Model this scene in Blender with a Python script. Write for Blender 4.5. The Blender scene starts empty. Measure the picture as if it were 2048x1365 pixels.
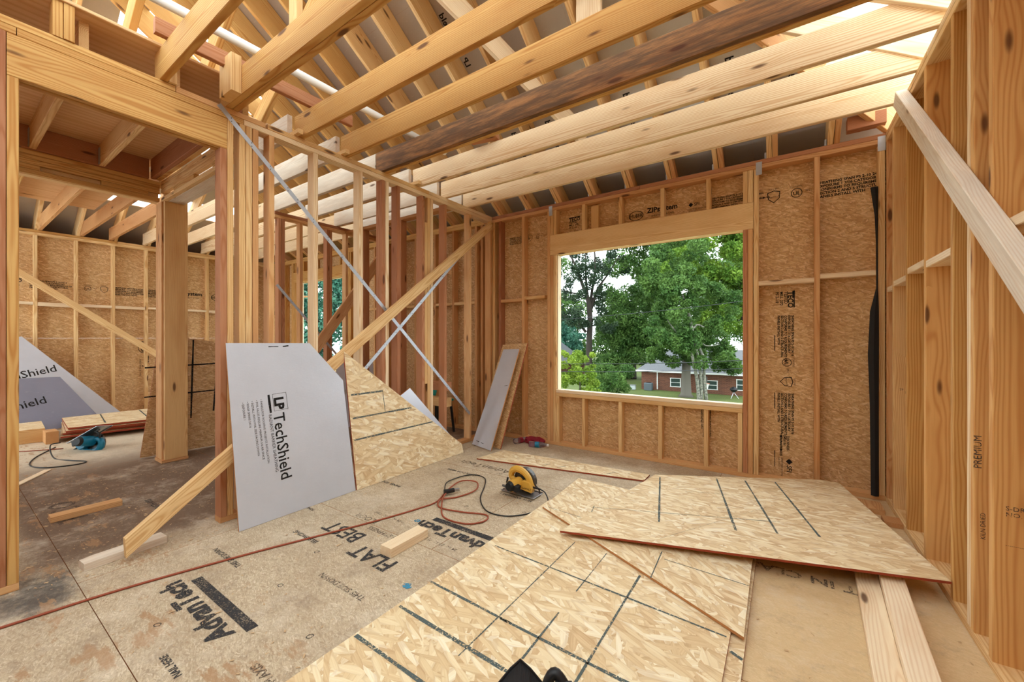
import bpy, bmesh, math, random
import numpy as np
from mathutils import Vector, Matrix, noise as mnoise

random.seed(7); np.random.seed(7)
scn = bpy.context.scene
COL = scn.collection
R = math.radians

# ------------------------------------------------------------------ camera, sky, exposure
cam_d = bpy.data.cameras.new('camera')
cam = bpy.data.objects.new('camera', cam_d); COL.objects.link(cam)
cam_d.sensor_width = 36.0
cam_d.lens = 797.0 / 2048.0 * 36.0
cam_d.shift_y = -5.5 / 2048.0
cam_d.clip_start = 0.05; cam_d.clip_end = 500
cam.location = (0, 0, 1.22)
cam.rotation_euler = (R(90), 0, R(34.3))
scn.camera = cam

world = bpy.data.worlds.new('sky'); scn.world = world; world.use_nodes = True
wn = world.node_tree.nodes; wl = world.node_tree.links
bg = wn['Background']
bg.inputs[0].default_value = (0.86, 0.96, 1.0, 1); bg.inputs[1].default_value = 1.0

vs = scn.view_settings
scn.display_settings.display_device = 'sRGB'
vs.view_transform = 'Standard'; vs.look = 'None'; vs.gamma = 1.0; vs.use_curve_mapping = False
vs.exposure = 2.2
scn.cycles.use_adaptive_sampling = True; scn.cycles.adaptive_threshold = 0.05
scn.cycles.max_bounces = 8; scn.cycles.diffuse_bounces = 6; scn.cycles.glossy_bounces = 4
scn.cycles.transparent_max_bounces = 12
scn.cycles.use_denoising = True
scn.cycles.sample_clamp_indirect = 8

# ------------------------------------------------------------------ colours and materials
def lin(r, g, b):
    f = lambda v: (v / 255 / 12.92) if v / 255 <= .04045 else ((v / 255 + .055) / 1.055) ** 2.4
    return (f(r), f(g), f(b), 1)

class NT:
    def __init__(s, name):
        s.m = bpy.data.materials.new(name); s.m.use_nodes = True
        s.t = s.m.node_tree; s.n = s.t.nodes; s.b = s.n['Principled BSDF']; s.out = s.n['Material Output']
    def node(s, typ, **k):
        n = s.n.new(typ)
        for a, v in k.items(): setattr(n, a, v)
        return n
    def put(s, v, sock):
        if v is None: return
        if hasattr(v, 'is_output'): s.t.links.new(v, sock)
        else: sock.default_value = v
    def math(s, op, a, b=None, c=None, clamp=False):
        n = s.node('ShaderNodeMath', operation=op, use_clamp=clamp)
        s.put(a, n.inputs[0]); s.put(b, n.inputs[1]); s.put(c, n.inputs[2]); return n.outputs[0]
    def vmath(s, op, a, b=None):
        n = s.node('ShaderNodeVectorMath', operation=op)
        s.put(a, n.inputs[0]); s.put(b, n.inputs[1]); return n.outputs[0]
    def mix(s, f, a, b, typ='MIX'):
        n = s.node('ShaderNodeMix', data_type='RGBA', blend_type=typ)
        s.put(f, n.inputs[0]); s.put(a, n.inputs[6]); s.put(b, n.inputs[7]); return n.outputs[2]
    def ramp(s, f, stops, interp='LINEAR'):
        n = s.node('ShaderNodeValToRGB'); n.color_ramp.interpolation = interp
        e = n.color_ramp.elements
        while len(e) < len(stops): e.new(.5)
        for x, (p, c) in zip(e, stops): x.position = p; x.color = c
        s.put(f, n.inputs[0]); return n.outputs[0]
    def noise(s, v, scale, detail=3, rough=.55, dist=0):
        n = s.node('ShaderNodeTexNoise'); s.put(v, n.inputs['Vector'])
        n.inputs['Scale'].default_value = scale; n.inputs['Detail'].default_value = detail
        n.inputs['Roughness'].default_value = rough; n.inputs['Distortion'].default_value = dist
        return n.outputs['Fac']
    def step(s, v, a, b):
        n = s.node('ShaderNodeMapRange', interpolation_type='SMOOTHSTEP'); s.put(v, n.inputs[0])
        n.inputs[1].default_value = a; n.inputs[2].default_value = b; return n.outputs[0]
    def sep(s, v):
        n = s.node('ShaderNodeSeparateXYZ'); s.put(v, n.inputs[0]); return n.outputs
    def comb(s, x, y, z):
        n = s.node('ShaderNodeCombineXYZ'); s.put(x, n.inputs[0]); s.put(y, n.inputs[1]); s.put(z, n.inputs[2]); return n.outputs[0]
    def bump(s, h, dist=.002, strength=.4):
        n = s.node('ShaderNodeBump'); n.inputs['Distance'].default_value = dist; n.inputs['Strength'].default_value = strength
        s.put(h, n.inputs['Height']); s.t.links.new(n.outputs[0], s.b.inputs['Normal'])
    def objco(s): return s.node('ShaderNodeTexCoord').outputs['Object']
    def rnd(s): return s.node('ShaderNodeObjectInfo').outputs['Random']
    def pos(s): return s.node('ShaderNodeNewGeometry').outputs['Position']
    def fin(s, col, rough=.8, metal=0, spec=.3):
        s.put(col, s.b.inputs['Base Color']); s.put(rough, s.b.inputs['Roughness']); s.put(metal, s.b.inputs['Metallic'])
        s.b.inputs['Specular IOR Level'].default_value = spec
        return s.m

def plain(name, col, rough=.6, metal=0, spec=.4, alpha=None):
    t = NT(name); m = t.fin(col, rough, metal, spec)
    return m

def wood(name, lo, hi, dark=.45, ring=.0075, weather=0.0, knots=.42):
    t = NT(name)
    co, rd = t.objco(), t.rnd()
    r2 = t.math('FRACT', t.math('MULTIPLY', rd, 17.31)); r3 = t.math('FRACT', t.math('MULTIPLY', rd, 53.7))
    off = t.comb(t.math('MULTIPLY', rd, 40), t.math('MULTIPLY_ADD', r2, .16, -.08), t.math('MULTIPLY_ADD', r3, .10, -.05))
    v = t.vmath('ADD', co, off)
    # knots: sparse cells, long along the board
    kv = t.vmath('MULTIPLY', v, (2.6, 10.0, 10.0))
    vo = t.node('ShaderNodeTexVoronoi'); t.put(kv, vo.inputs['Vector']); vo.inputs['Scale'].default_value = 1.0
    vo.inputs['Randomness'].default_value = 1.0
    cell = t.sep(vo.outputs['Color'])[0]
    has = t.math('GREATER_THAN', cell, knots)
    kn = t.math('MULTIPLY', t.step(vo.outputs['Distance'], .17, .08), has)
    kh = t.math('MULTIPLY', t.step(vo.outputs['Distance'], .55, .05), has)
    sx = t.sep(v)
    wob = t.noise(t.vmath('MULTIPLY', v, (.55, 4, 4)), 1.0, 3, .5)
    d = t.math('SQRT', t.math('ADD', t.math('MULTIPLY', sx[1], sx[1]), t.math('MULTIPLY', sx[2], sx[2])))
    d = t.math('ADD', d, t.math('MULTIPLY', wob, .085))
    d = t.math('ADD', d, t.math('MULTIPLY', kh, .012))
    w = t.math('SINE', t.math('MULTIPLY', d, 2 * math.pi / ring))
    w = t.math('MULTIPLY_ADD', w, .5, .5)
    w = t.math('POWER', w, 2.2)
    fib = t.noise(t.vmath('MULTIPLY', v, (5, 190, 190)), 1.0, 2, .6)
    blot = t.noise(t.vmath('MULTIPLY', v, (1.6, 9, 9)), 1.0, 3, .6)
    base = t.ramp(r2, [(0, lo), (.5, [(a + b) / 2 for a, b in zip(lo, hi)]), (1, hi)])
    dk = t.mix(1.0, base, (.70, .49, .31, 1), 'MULTIPLY')
    c = t.mix(t.math('MULTIPLY', w, dark), base, dk)
    c = t.mix(t.math('MULTIPLY', t.step(fib, .45, .75), .22), c, dk)
    c = t.mix(t.math('MULTIPLY', t.step(blot, .45, .8), .45), c, dk)
    if weather:
        wn_ = t.noise(t.vmath('MULTIPLY', v, (2.5, 22, 22)), 1.0, 5, .7)
        c = t.mix(t.math('MULTIPLY', t.step(wn_, .30, .60), weather), c, lin(84, 66, 52))
    c = t.mix(t.math('MULTIPLY', kh, .25), c, dk)
    c = t.mix(t.math('MULTIPLY', kn, .85), c, lin(82, 44, 24))
    t.bump(t.math('ADD', w, t.math('MULTIPLY', fib, .8)), .0006, .35)
    return t.fin(c, .68, 0, .25)

def osb(name, cols, scale=1.0, fine=0.0, dark=lin(90, 55, 30), specks=.5, dust=None):
    """oriented strand board: layers of stretched cells turned at different angles"""
    t = NT(name)
    co, rd = t.objco(), t.rnd()
    v = t.vmath('ADD', co, t.comb(t.math('MULTIPLY', rd, 31), t.math('MULTIPLY', rd, 57), 0.0))
    wv = t.node('ShaderNodeTexNoise'); t.put(v, wv.inputs['Vector']); wv.inputs['Scale'].default_value = 5; wv.inputs['Detail'].default_value = 1
    v = t.vmath('ADD', v, t.vmath('MULTIPLY', t.vmath('SUBTRACT', wv.outputs['Color'], (.5, .5, .5)), (.006, .006, 0)))
    sxy = t.sep(v)
    c = None; h = None
    angs = (5, 78, 38, -42, 112, 18, -20)
    for i, a in enumerate(angs):
        ca, sa = math.cos(R(a)), math.sin(R(a))
        L = (.11 if i % 2 else .085) * scale; W = (.022 if i % 3 else .017) * scale
        x = t.math('ADD', t.math('MULTIPLY', sxy[0], ca), t.math('MULTIPLY', sxy[1], sa))
        y = t.math('SUBTRACT', t.math('MULTIPLY', sxy[1], ca), t.math('MULTIPLY', sxy[0], sa))
        p = t.comb(t.math('MULTIPLY_ADD', x, 1 / L, i * 7.3), t.math('MULTIPLY_ADD', y, 1 / W, i * 3.1), 0.0)
        vo = t.node('ShaderNodeTexVoronoi', voronoi_dimensions='2D', feature='F1')
        t.put(p, vo.inputs['Vector']); vo.inputs['Scale'].default_value = 1
        cc = t.sep(vo.outputs['Color'])
        g = t.noise(t.comb(t.math('MULTIPLY', x, 12 / scale), t.math('MULTIPLY', y, 260 / scale), t.math('MULTIPLY', cc[2], 30)), 1.0, 1, .5)
        val = t.math('ADD', t.math('MULTIPLY', cc[1], .75), t.math('MULTIPLY', g, .45), None)
        col = t.ramp(val, [(.05, cols[0]), (.45, cols[1]), (.8, cols[2]), (1.0, cols[3])])
        edge = t.step(vo.outputs['Distance'], .42, .62)
        col = t.mix(t.math('MULTIPLY', edge, .22), col, dark)
        if c is None: c = col; h = val
        else:
            m = t.math('GREATER_THAN', cc[0], .58)
            c = t.mix(m, c, col)
            hm = t.node('ShaderNodeMix', data_type='FLOAT'); t.put(m, hm.inputs[0]); t.put(h, hm.inputs[2])
            t.put(t.math('ADD', val, .15 * i), hm.inputs[3]); h = hm.outputs[0]
    if fine:
        fn = t.noise(v, 180, 2, .7); fn2 = t.noise(v, 3.2, 4, .6)
        c = t.mix(t.math('MULTIPLY', t.step(fn, .5, .75), fine), c, dark)
        c = t.mix(t.math('MULTIPLY', t.step(fn2, .35, .7), fine), c, cols[0])
    sp = t.noise(t.vmath('MULTIPLY', v, (1, 2.6, 1)), 46, 2, .7)
    c = t.mix(t.math('MULTIPLY', t.step(sp, .66, .74), specks), c, dark)
    t.bump(h, .0012, .5)
    return t, c

def make_osb(name, cols, rough=.75, **k):
    t, c = osb(name, cols, **k); return t.fin(c, rough, 0, .3)

def foil(name, col, rough=.42, metal=.35):
    t = NT(name); co = t.objco()
    a = t.noise(co, 3.0, 4, .6); b = t.noise(co, 60, 3, .6); w = t.noise(t.vmath('MULTIPLY', co, (40, 260, 1)), 1.0, 1, .5)
    c = t.mix(t.math('MULTIPLY', t.step(a, .3, .75), .35), col, tuple(x * .78 for x in col[:3]) + (1,))
    sc = t.noise(t.vmath('MULTIPLY', co, (3, 40, 1)), 2.0, 4, .7)
    c = t.mix(t.math('MULTIPLY', t.step(sc, .64, .72), .5), c, lin(238, 238, 240))
    t.bump(t.math('ADD', t.math('MULTIPLY', b, .8), t.math('MULTIPLY', w, .6)), .0012, .5)
    return t.fin(c, t.math('MULTIPLY_ADD', b, .25, rough - .1), metal, .5)

M = {}
M['pine'] = wood('pine_studs', lin(224, 186, 130), lin(238, 208, 156), dark=.65)
M['pine_pale'] = wood('pine_joists_pale', lin(236, 212, 174), lin(246, 228, 194), dark=.7, ring=.010)
M['pine_gold'] = wood('pine_joists_golden', lin(204, 160, 96), lin(218, 176, 110), dark=.8, ring=.010)  # same pine as the pale joists, warm bounce light put into the colour
M['fir'] = wood('fir_studs', lin(204, 154, 104), lin(228, 184, 130), dark=.6, ring=.006)
M['fir_red'] = wood('fir_studs_red', lin(166, 112, 80), lin(194, 140, 102), dark=.6, ring=.006)
M['mix'] = wood('mixed_lumber', lin(206, 156, 110), lin(236, 200, 150), dark=.6, ring=.007)
M['weathered'] = wood('weathered_joist', lin(166, 118, 74), lin(176, 128, 84), dark=.6, weather=.85)
M['white_wood'] = wood('spruce_pale', lin(238, 218, 184), lin(246, 228, 198), dark=.35, ring=.012)
M['grey_wood'] = wood('weathered_pale_brace', lin(232, 220, 202), lin(238, 228, 212), dark=.3, weather=.13)
M['gold_wall'] = wood('pine_studs_golden', lin(214, 166, 104), lin(228, 182, 118), dark=.6, ring=.011, knots=.35)
M['ply'] = wood('plywood', lin(222, 182, 134), lin(230, 192, 146), dark=.4, ring=.055, knots=.85)
M['osb_new'] = make_osb('osb_fresh', (lin(196, 160, 118), lin(222, 196, 152), lin(234, 215, 176), lin(243, 231, 202)), scale=1.25, dark=lin(160, 110, 66), specks=.2)
M['osb_wall'] = make_osb('osb_sheathing', (lin(172, 130, 84), lin(202, 162, 112), lin(216, 180, 132), lin(232, 202, 158)), scale=.5, dark=lin(124, 82, 52), specks=.3)
M['osb_edge'] = plain('osb_edge_tan', lin(176, 120, 70), .85)
M['red_edge'] = plain('osb_red_sealed_edge', lin(150, 62, 34), .7)
M['foil'] = foil('radiant_barrier_foil', lin(206, 210, 220))
M['foil_roof'] = foil('roof_radiant_barrier', lin(196, 190, 182), .45, .8)
M['steel'] = foil('galvanised_strap', lin(190, 196, 205), .5, .7)
M['pvc'] = plain('pvc_pipe_white', lin(240, 240, 236), .35)
M['black'] = plain('black_plastic', lin(22, 22, 24), .5)
M['felt'] = plain('black_building_paper', lin(30, 29, 30), .8)
M['cord_orange'] = plain('extension_cord_rust', lin(150, 72, 46), .6)
M['cord_black'] = plain('rubber_cord_black', lin(28, 30, 32), .45)
M['yellow'] = plain('saw_yellow', lin(212, 164, 66), .5)
M['cyan'] = plain('saw_blue', lin(22, 122, 158), .4)
M['metal'] = plain('tool_metal', lin(170, 172, 176), .35, .9)
M['metal_dark'] = plain('tool_metal_dark', lin(92, 90, 88), .45, .8)
M['teal'] = plain('teal_plastic', lin(30, 158, 140), .5)
M['foil_grey'] = foil('radiant_barrier_dull', lin(140, 142, 160))
M['white'] = plain('white_paint', lin(232, 232, 228), .6)
M['nail'] = plain('nail_head', lin(150, 150, 152), .4, .8)

def ink(name, col, cut=.5, sc=140):
    t = NT(name); co = t.objco()
    n = t.noise(co, sc, 3, .7); n2 = t.noise(co, 9, 2, .6)
    a = t.step(t.math('ADD', n, t.math('MULTIPLY', n2, .35)), cut + .17, cut + .02)
    m = t.fin(col, .8, 0, .1)
    t.put(a, t.b.inputs['Alpha'])
    return m
M['ink'] = ink('stamp_ink', lin(36, 33, 32), .76)
M['ink_soft'] = ink('stamp_ink_worn', lin(62, 60, 60), .66)
M['ink_line'] = ink('strand_board_line', lin(88, 98, 96), .66, 110)
M['ink_blue'] = ink('blue_paint_mark', lin(70, 140, 170), .62, 60)
M['ink_faint'] = ink('faint_stamp', lin(96, 84, 74), .58)

# floor material
def floor_mat():
    t, c = osb('subfloor_board', (lin(160, 138, 112), lin(188, 168, 140), lin(202, 184, 154), lin(218, 202, 176)), scale=.25, fine=.4, dark=lin(128, 106, 86), specks=.4)
    p = t.pos(); s = t.sep(p)
    wob = t.noise(p, 2.3, 5, .65); wob2 = t.noise(p, 7, 4, .7)
    # sawdust near the right side
    dr = t.step(t.math('ADD', s[0], t.math('MULTIPLY', wob, .5)), -.35, .25)
    c = t.mix(t.math('MULTIPLY', dr, .7), c, lin(222, 190, 140))
    # brown dirt in the hall, with the shade there painted in too
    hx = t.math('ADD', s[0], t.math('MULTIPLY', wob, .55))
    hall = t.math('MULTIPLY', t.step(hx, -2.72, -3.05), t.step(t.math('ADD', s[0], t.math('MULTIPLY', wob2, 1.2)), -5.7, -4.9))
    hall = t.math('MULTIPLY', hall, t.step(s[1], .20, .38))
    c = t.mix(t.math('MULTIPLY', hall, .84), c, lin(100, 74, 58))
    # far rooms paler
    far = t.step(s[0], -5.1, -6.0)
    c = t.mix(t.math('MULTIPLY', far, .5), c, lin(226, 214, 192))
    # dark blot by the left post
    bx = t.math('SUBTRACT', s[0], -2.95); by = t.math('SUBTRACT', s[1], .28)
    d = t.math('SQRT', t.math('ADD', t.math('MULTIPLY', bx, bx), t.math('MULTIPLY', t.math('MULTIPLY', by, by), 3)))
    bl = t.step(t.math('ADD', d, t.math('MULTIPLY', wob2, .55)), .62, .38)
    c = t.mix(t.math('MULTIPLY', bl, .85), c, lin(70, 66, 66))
    # rusty water stain
    rs = t.noise(t.vmath('MULTIPLY', p, (3.0, 9.0, 1)), 1.3, 5, .7)
    reg = t.math('MULTIPLY', t.step(s[0], -1.1, -1.5), t.step(s[1], 1.0, .7))
    c = t.mix(t.math('MULTIPLY', t.math('MULTIPLY', t.step(rs, .55, .62), reg), .75), c, lin(166, 128, 92))
    gr = t.step(t.noise(p, 4.5, 8, .8), .5, .72)
    c = t.mix(t.math('MULTIPLY', gr, .5), c, lin(140, 120, 104))
    # pale dust
    c = t.mix(t.math('MULTIPLY', t.step(t.noise(p, 1.7, 8, .8), .48, .7), .5), c, lin(226, 212, 190))
    return t.fin(c, .8, 0, .25)
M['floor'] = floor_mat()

# ------------------------------------------------------------------ object helpers
W = {}
def link(o, mat4=None, parent=None):
    COL.objects.link(o)
    mat4 = mat4 or Matrix.Identity(4)
    if parent is not None:
        o.parent = parent
        o.matrix_parent_inverse = W[parent.name].inverted()
    o.matrix_basis = mat4; W[o.name] = mat4.copy()
    return o
def tag(o, label=None, cat=None, group=None, kind=None):
    if label: o['label'] = label
    if cat: o['category'] = cat
    if group: o['group'] = group
    if kind: o['kind'] = kind
    return o
def empty(name, loc=(0, 0, 0), rz=0, mat4=None):
    o = bpy.data.objects.new(name, None); o.empty_display_size = .1
    return link(o, mat4 or Matrix.Translation(loc) @ Matrix.Rotation(rz, 4, 'Z'))
def struct(name, loc=(0, 0, 0)):
    return tag(empty(name, loc), kind='structure')
def thing(name, label, cat, loc=(0, 0, 0), rz=0, group=None, mat4=None):
    return tag(empty(name, loc, rz, mat4), label, cat, group)
def mesh(name, verts, faces, mats, mat4=None, parent=None, idx=None, smooth=False):
    me = bpy.data.meshes.new(name); me.from_pydata([tuple(v) for v in verts], [], faces)
    for m in (mats if isinstance(mats, (list, tuple)) else [mats]): me.materials.append(m)
    if idx:
        for p, i in zip(me.polygons, idx): p.material_index = i
    if smooth:
        for p in me.polygons: p.use_smooth = True
    me.update()
    return link(bpy.data.objects.new(name, me), mat4, parent)
def frame(o, x, y):
    x = Vector(x).normalized(); y = Vector(y); z = x.cross(y).normalized(); y = z.cross(x)
    m = Matrix.Identity(4)
    for i, a in enumerate((x, y, z)):
        m[0][i], m[1][i], m[2][i] = a
    m.translation = Vector(o); return m

def sect(w, t, b):
    w /= 2; t /= 2
    return [(-w + b, -t), (w - b, -t), (w, -t + b), (w, t - b), (w - b, t), (-w + b, t), (-w, t - b), (-w, -t + b)]
def board(name, a, b, w, t, wdir, mat, parent=None, bev=.003, cut=(0, 0)):
    """lumber from a to b: w along wdir, t across; cut slants the ends (offset across the width)"""
    a, b = Vector(a), Vector(b); L = (b - a).length
    F = frame(a, b - a, wdir)
    S = sect(w, t, min(bev, t * .3))
    vs_ = [(0 + cut[0] * y / w * 2, y, z) for y, z in S] + [(L + cut[1] * y / w * 2, y, z) for y, z in S]
    n = 8
    fs = [(i, i + n, (i + 1) % n + n, (i + 1) % n) for i in range(n)]
    fs = [tuple(reversed(f)) for f in fs]
    fs += [tuple(range(n)), tuple(reversed(range(n, 2 * n)))]
    return mesh(name, vs_, [tuple(reversed(f)) for f in fs], mat, F, parent)
def lum(name, x, y, z, mat, parent=None, bev=.003):
    """axis-aligned lumber from extents"""
    ext = [(abs(v[1] - v[0]), i) for i, v in enumerate((x, y, z))]
    ext.sort(reverse=True)
    c = [sum(v) / 2 for v in (x, y, z)]
    li, wi, ti = ext[0][1], ext[1][1], ext[2][1]
    a = list(c); b = list(c); rng = (x, y, z)[li]; a[li] = min(rng); b[li] = max(rng)
    wd = [0, 0, 0]; wd[wi] = 1
    return board(name, a, b, ext[1][0], ext[2][0], wd, mat, parent, bev)
def sheet(name, poly, F, th, mats, parent=None):
    """panel: polygon in the local xy plane (counter-clockwise seen from +z), front at z=0, back at -th"""
    n = len(poly)
    v = [(x, y, 0) for x, y in poly] + [(x, y, -th) for x, y in poly]
    f = [tuple(range(n)), tuple(reversed(range(n, 2 * n)))] + [(i, i + n, (i + 1) % n + n, (i + 1) % n) for i in range(n)]
    return mesh(name, v, f, mats, F, parent, [0, 2] + [1] * n)
def mark(name, parent, p0, p1, w, mat, z=.0008):
    """printed line on a sheet, in the sheet's own plane; slightly wobbly edges"""
    p0, p1 = Vector(p0), Vector(p1); d = (p1 - p0); L = d.length; d.normalize(); q = Vector((-d.y, d.x))
    k = max(2, int(L / .12)); vv = []; ff = []
    for i in range(k + 1):
        c = p0 + d * L * i / k
        ww = w * (.5 + random.uniform(-.12, .12))
        for s_ in (1, -1): vv.append((*(c + q * ww * s_), z))
    for i in range(k): ff.append((2 * i, 2 * i + 1, 2 * i + 3, 2 * i + 2))
    return mesh(name, vv, ff, mat, W[parent.name], parent)
def text(name, parent, s, x, y, size, rot=0, mat=None, z=.001, align='LEFT', bold=0, sx=1.0, F=None, space=1.0):
    cu = bpy.data.curves.new(name, 'FONT'); cu.body = s; cu.size = size; cu.align_x = align
    cu.offset = bold; cu.resolution_u = 2; cu.space_line = space
    cu.materials.append(mat or M['ink'])
    tmp = bpy.data.objects.new('tmp', cu); me = bpy.data.meshes.new_from_object(tmp)
    bpy.data.objects.remove(tmp); bpy.data.curves.remove(cu); me.name = name
    if not me.materials: me.materials.append(mat or M['ink'])
    o = bpy.data.objects.new(name, me)
    return link(o, (F or W[parent.name]) @ Matrix.Translation((x, y, z)) @ Matrix.Rotation(R(rot), 4, 'Z') @ Matrix.Diagonal((sx, 1, 1, 1)), parent)
def ring(name, parent, x, y, r, w, mat, sx=1.0, z=.001, rot=0, n=24, F=None, a0=0, a1=360):
    vv = []; ff = []
    for i in range(n + 1):
        a = R(a0 + (a1 - a0) * i / n)
        for rr in (r, r - w): vv.append((math.cos(a) * rr * sx, math.sin(a) * rr, 0))
    for i in range(n): ff.append((2 * i, 2 * i + 2, 2 * i + 3, 2 * i + 1))
    return mesh(name, vv, ff, mat, (F or W[parent.name]) @ Matrix.Translation((x, y, z)) @ Matrix.Rotation(R(rot), 4, 'Z'), parent)
def flat(name, parent, pts, mat, z=.001):
    return mesh(name, [(x, y, z) for x, y in pts], [tuple(range(len(pts)))], mat, W[parent.name], parent)

class G:
    """collects primitives into one mesh"""
    def __init__(s): s.v = []; s.f = []; s.i = []; s.m = []
    def mi(s, mat):
        if mat not in s.m: s.m.append(mat)
        return s.m.index(mat)
    def add(s, vv, ff, mat, T=None):
        o = len(s.v); T = T or Matrix.Identity(4)
        s.v += [tuple(T @ Vector(v)) for v in vv]; s.f += [tuple(o + k for k in f) for f in ff]; s.i += [s.mi(mat)] * len(ff)
    def box(s, c, d, mat, rot=None, bev=.12):
        x, y, z = (q / 2 for q in d); b = min(x, y, z) * 2 * bev
        S = []
        for sz, k in ((-z, b), (-z + b, 0), (z - b, 0), (z, b)):
            S.append([(px * (x - k) if True else 0, py * (y - k), sz) for px, py in ((-1, -1), (1, -1), (1, 1), (-1, 1))])
        vv = [p for q in S for p in q]; ff = [(3, 2, 1, 0), (12, 13, 14, 15)]
        for r in range(3):
            for i in range(4): ff.append((r * 4 + i, r * 4 + (i + 1) % 4, r * 4 + 4 + (i + 1) % 4, r * 4 + 4 + i))
        T = Matrix.Translation(c) @ (rot.to_4x4() if rot else Matrix.Identity(4))
        s.add(vv, ff, mat, T)
    def tube(s, pts, r, mat, n=8, cap=True):
        pts = [Vector(p) for p in pts]; k = len(pts)
        rs = r if isinstance(r, (list, tuple)) else [r] * k
        vv = []; ff = []; up = None
        for i, p in enumerate(pts):
            d = (pts[min(i + 1, k - 1)] - pts[max(i - 1, 0)]).normalized()
            if up is None: up = Vector((0, 0, 1)) if abs(d.z) < .9 else Vector((1, 0, 0))
            a = d.cross(up).normalized(); b = a.cross(d).normalized(); up = b
            for j in range(n):
                t_ = 2 * math.pi * j / n
                vv.append(p + (a * math.cos(t_) + b * math.sin(t_)) * rs[i])
        for i in range(k - 1):
            for j in range(n): ff.append((i * n + j, i * n + (j + 1) % n, (i + 1) * n + (j + 1) % n, (i + 1) * n + j))
        if cap: ff += [tuple(reversed(range(n))), tuple(range((k - 1) * n, k * n))]
        s.add(vv, ff, mat)
    def cyl(s, a, b, r, mat, n=16, r2=None): s.tube([a, b], [r, r if r2 is None else r2], mat, n)
    def lathe(s, prof, mat, T=None, n=16):
        vv = []; ff = []
        for r, z in prof:
            for j in range(n): vv.append((r * math.cos(2 * math.pi * j / n), r * math.sin(2 * math.pi * j / n), z))
        k = len(prof)
        for i in range(k - 1):
            for j in range(n): ff.append((i * n + j, i * n + (j + 1) % n, (i + 1) * n + (j + 1) % n, (i + 1) * n + j))
        ff += [tuple(reversed(range(n))), tuple(range((k - 1) * n, k * n))]
        s.add(vv, ff, mat, T)
    def prism(s, poly, d, mat, T=None, bev=0):
        n = len(poly); c = Vector((sum(p[0] for p in poly) / n, sum(p[1] for p in poly) / n))
        lay = [(-d / 2, 1 - bev), (-d / 2 + d * bev, 1), (d / 2 - d * bev, 1), (d / 2, 1 - bev)] if bev else [(-d / 2, 1), (d / 2, 1)]
        vv = [((p[0] - c.x) * k + c.x, (p[1] - c.y) * k + c.y, z) for z, k in lay for p in poly]
        ff = [tuple(reversed(range(n))), tuple(range((len(lay) - 1) * n, len(lay) * n))]
        for r in range(len(lay) - 1):
            for i in range(n): ff.append((r * n + i, r * n + (i + 1) % n, (r + 1) * n + (i + 1) % n, (r + 1) * n + i))
        s.add(vv, ff, mat, T)
    def build(s, name, parent=None, F=None, smooth=False):
        return mesh(name, s.v, s.f, s.m, F, parent, s.i, smooth)
def smoothed(pts, k=6):
    P = [Vector(p) for p in pts]; out = []
    for i in range(len(P) - 1):
        a, b, c, d = P[max(i - 1, 0)], P[i], P[i + 1], P[min(i + 2, len(P) - 1)]
        for j in range(k):
            t = j / k
            out.append(.5 * ((2 * b) + (-a + c) * t + (2 * a - 5 * b + 4 * c - d) * t * t + (-a + 3 * b - 3 * c + d) * t ** 3))
    out.append(P[-1]); return out

PT = 2.76        # top of the wall plates
S1 = PT - .038; S2 = PT - .076
YB = 4.04        # inner face of the window wall
XL = -3.06; XR = .63; XF = -8.75; XM = -5.07
T4 = .089

# ------------------------------------------------------------------ floor
floor = struct('floor', (0, 0, 0))
k = 0
for j, y0 in enumerate((-2.02, -.80, .42, 1.64, 2.86)):
    xs = [-9.0 + (.0 if j % 2 else 1.22)]
    cur = xs[0]; edges = [-9.0]
    while cur < 2.6:
        if cur > -9.0: edges.append(cur)
        cur += 2.44
    edges.append(.78)
    edges = [e for e in edges if e <= .78]
    for a, b in zip(edges[:-1], edges[1:]):
        if b - a < .02: continue
        y1 = min(y0 + 1.22, 4.14)
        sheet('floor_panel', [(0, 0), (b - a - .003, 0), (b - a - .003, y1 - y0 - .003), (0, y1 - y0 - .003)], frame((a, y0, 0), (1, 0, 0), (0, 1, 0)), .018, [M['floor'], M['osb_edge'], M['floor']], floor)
lum('floor_frame', (-9.0, .78), (-2.02, 4.13), (-.27, -.019), M['osb_edge'], floor)
FF = Matrix.Identity(4)
def ftext(s, x, y, size, rot, mat='ink_soft', bold=0, sx=1.0, al='LEFT'):
    return text('printed_lettering', floor, s, x, y, size, rot, M[mat], z=.0015, bold=bold, sx=sx, F=FF, align=al)
# near stamp, reads along +x when seen from the far side
ftext('AdvanTech', -1.88, .715, .125, 180, 'ink_soft', .005, 1.12)
def fbar(x0, x1, y, w, mat='ink_soft'):
    return mesh('printed_bar', [(x0, y, .0013), (x1, y, .0013), (x1, y + w, .0013), (x0, y + w, .0013)], [(0, 1, 2, 3)], M[mat], None, floor)
fbar(-2.46, -1.84, .745, .045); fbar(-1.95, -1.42, 1.905, .045)
ftext('AdvanTech', -1.36, 1.87, .125, 180, 'ink_soft', .005, 1.12)
ftext('AdvanTech', -2.05, 3.02, .13, 180, 'ink_faint', .002)
ftext('FLAT', -1.72, 1.44, .15, 180, 'ink_soft', .003)
ftext('BEST', -2.12, 1.53, .16, 180, 'ink_soft', .002)
ftext('FLOOR', -2.22, 1.70, .07, 180, 'ink_faint', .001)
ftext('EDGE STIFFNESS', -1.85, 1.62, .05, 180, 'ink_faint', .001)
ftext('SIZED FOR SPACING', -1.05, .98, .045, 180, 'ink_soft', .001)
ftext('THIS SIDE DOWN', -1.62, 1.16, .045, 180, 'ink_faint', .001)
ftext('STRENGTH AXIS', -1.30, .70, .045, 180, 'ink_faint', .001)
ftext('24 oc  23/32  PS 2-10', -1.55, 1.72, .035, 180, 'ink_faint', .0006)
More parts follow.
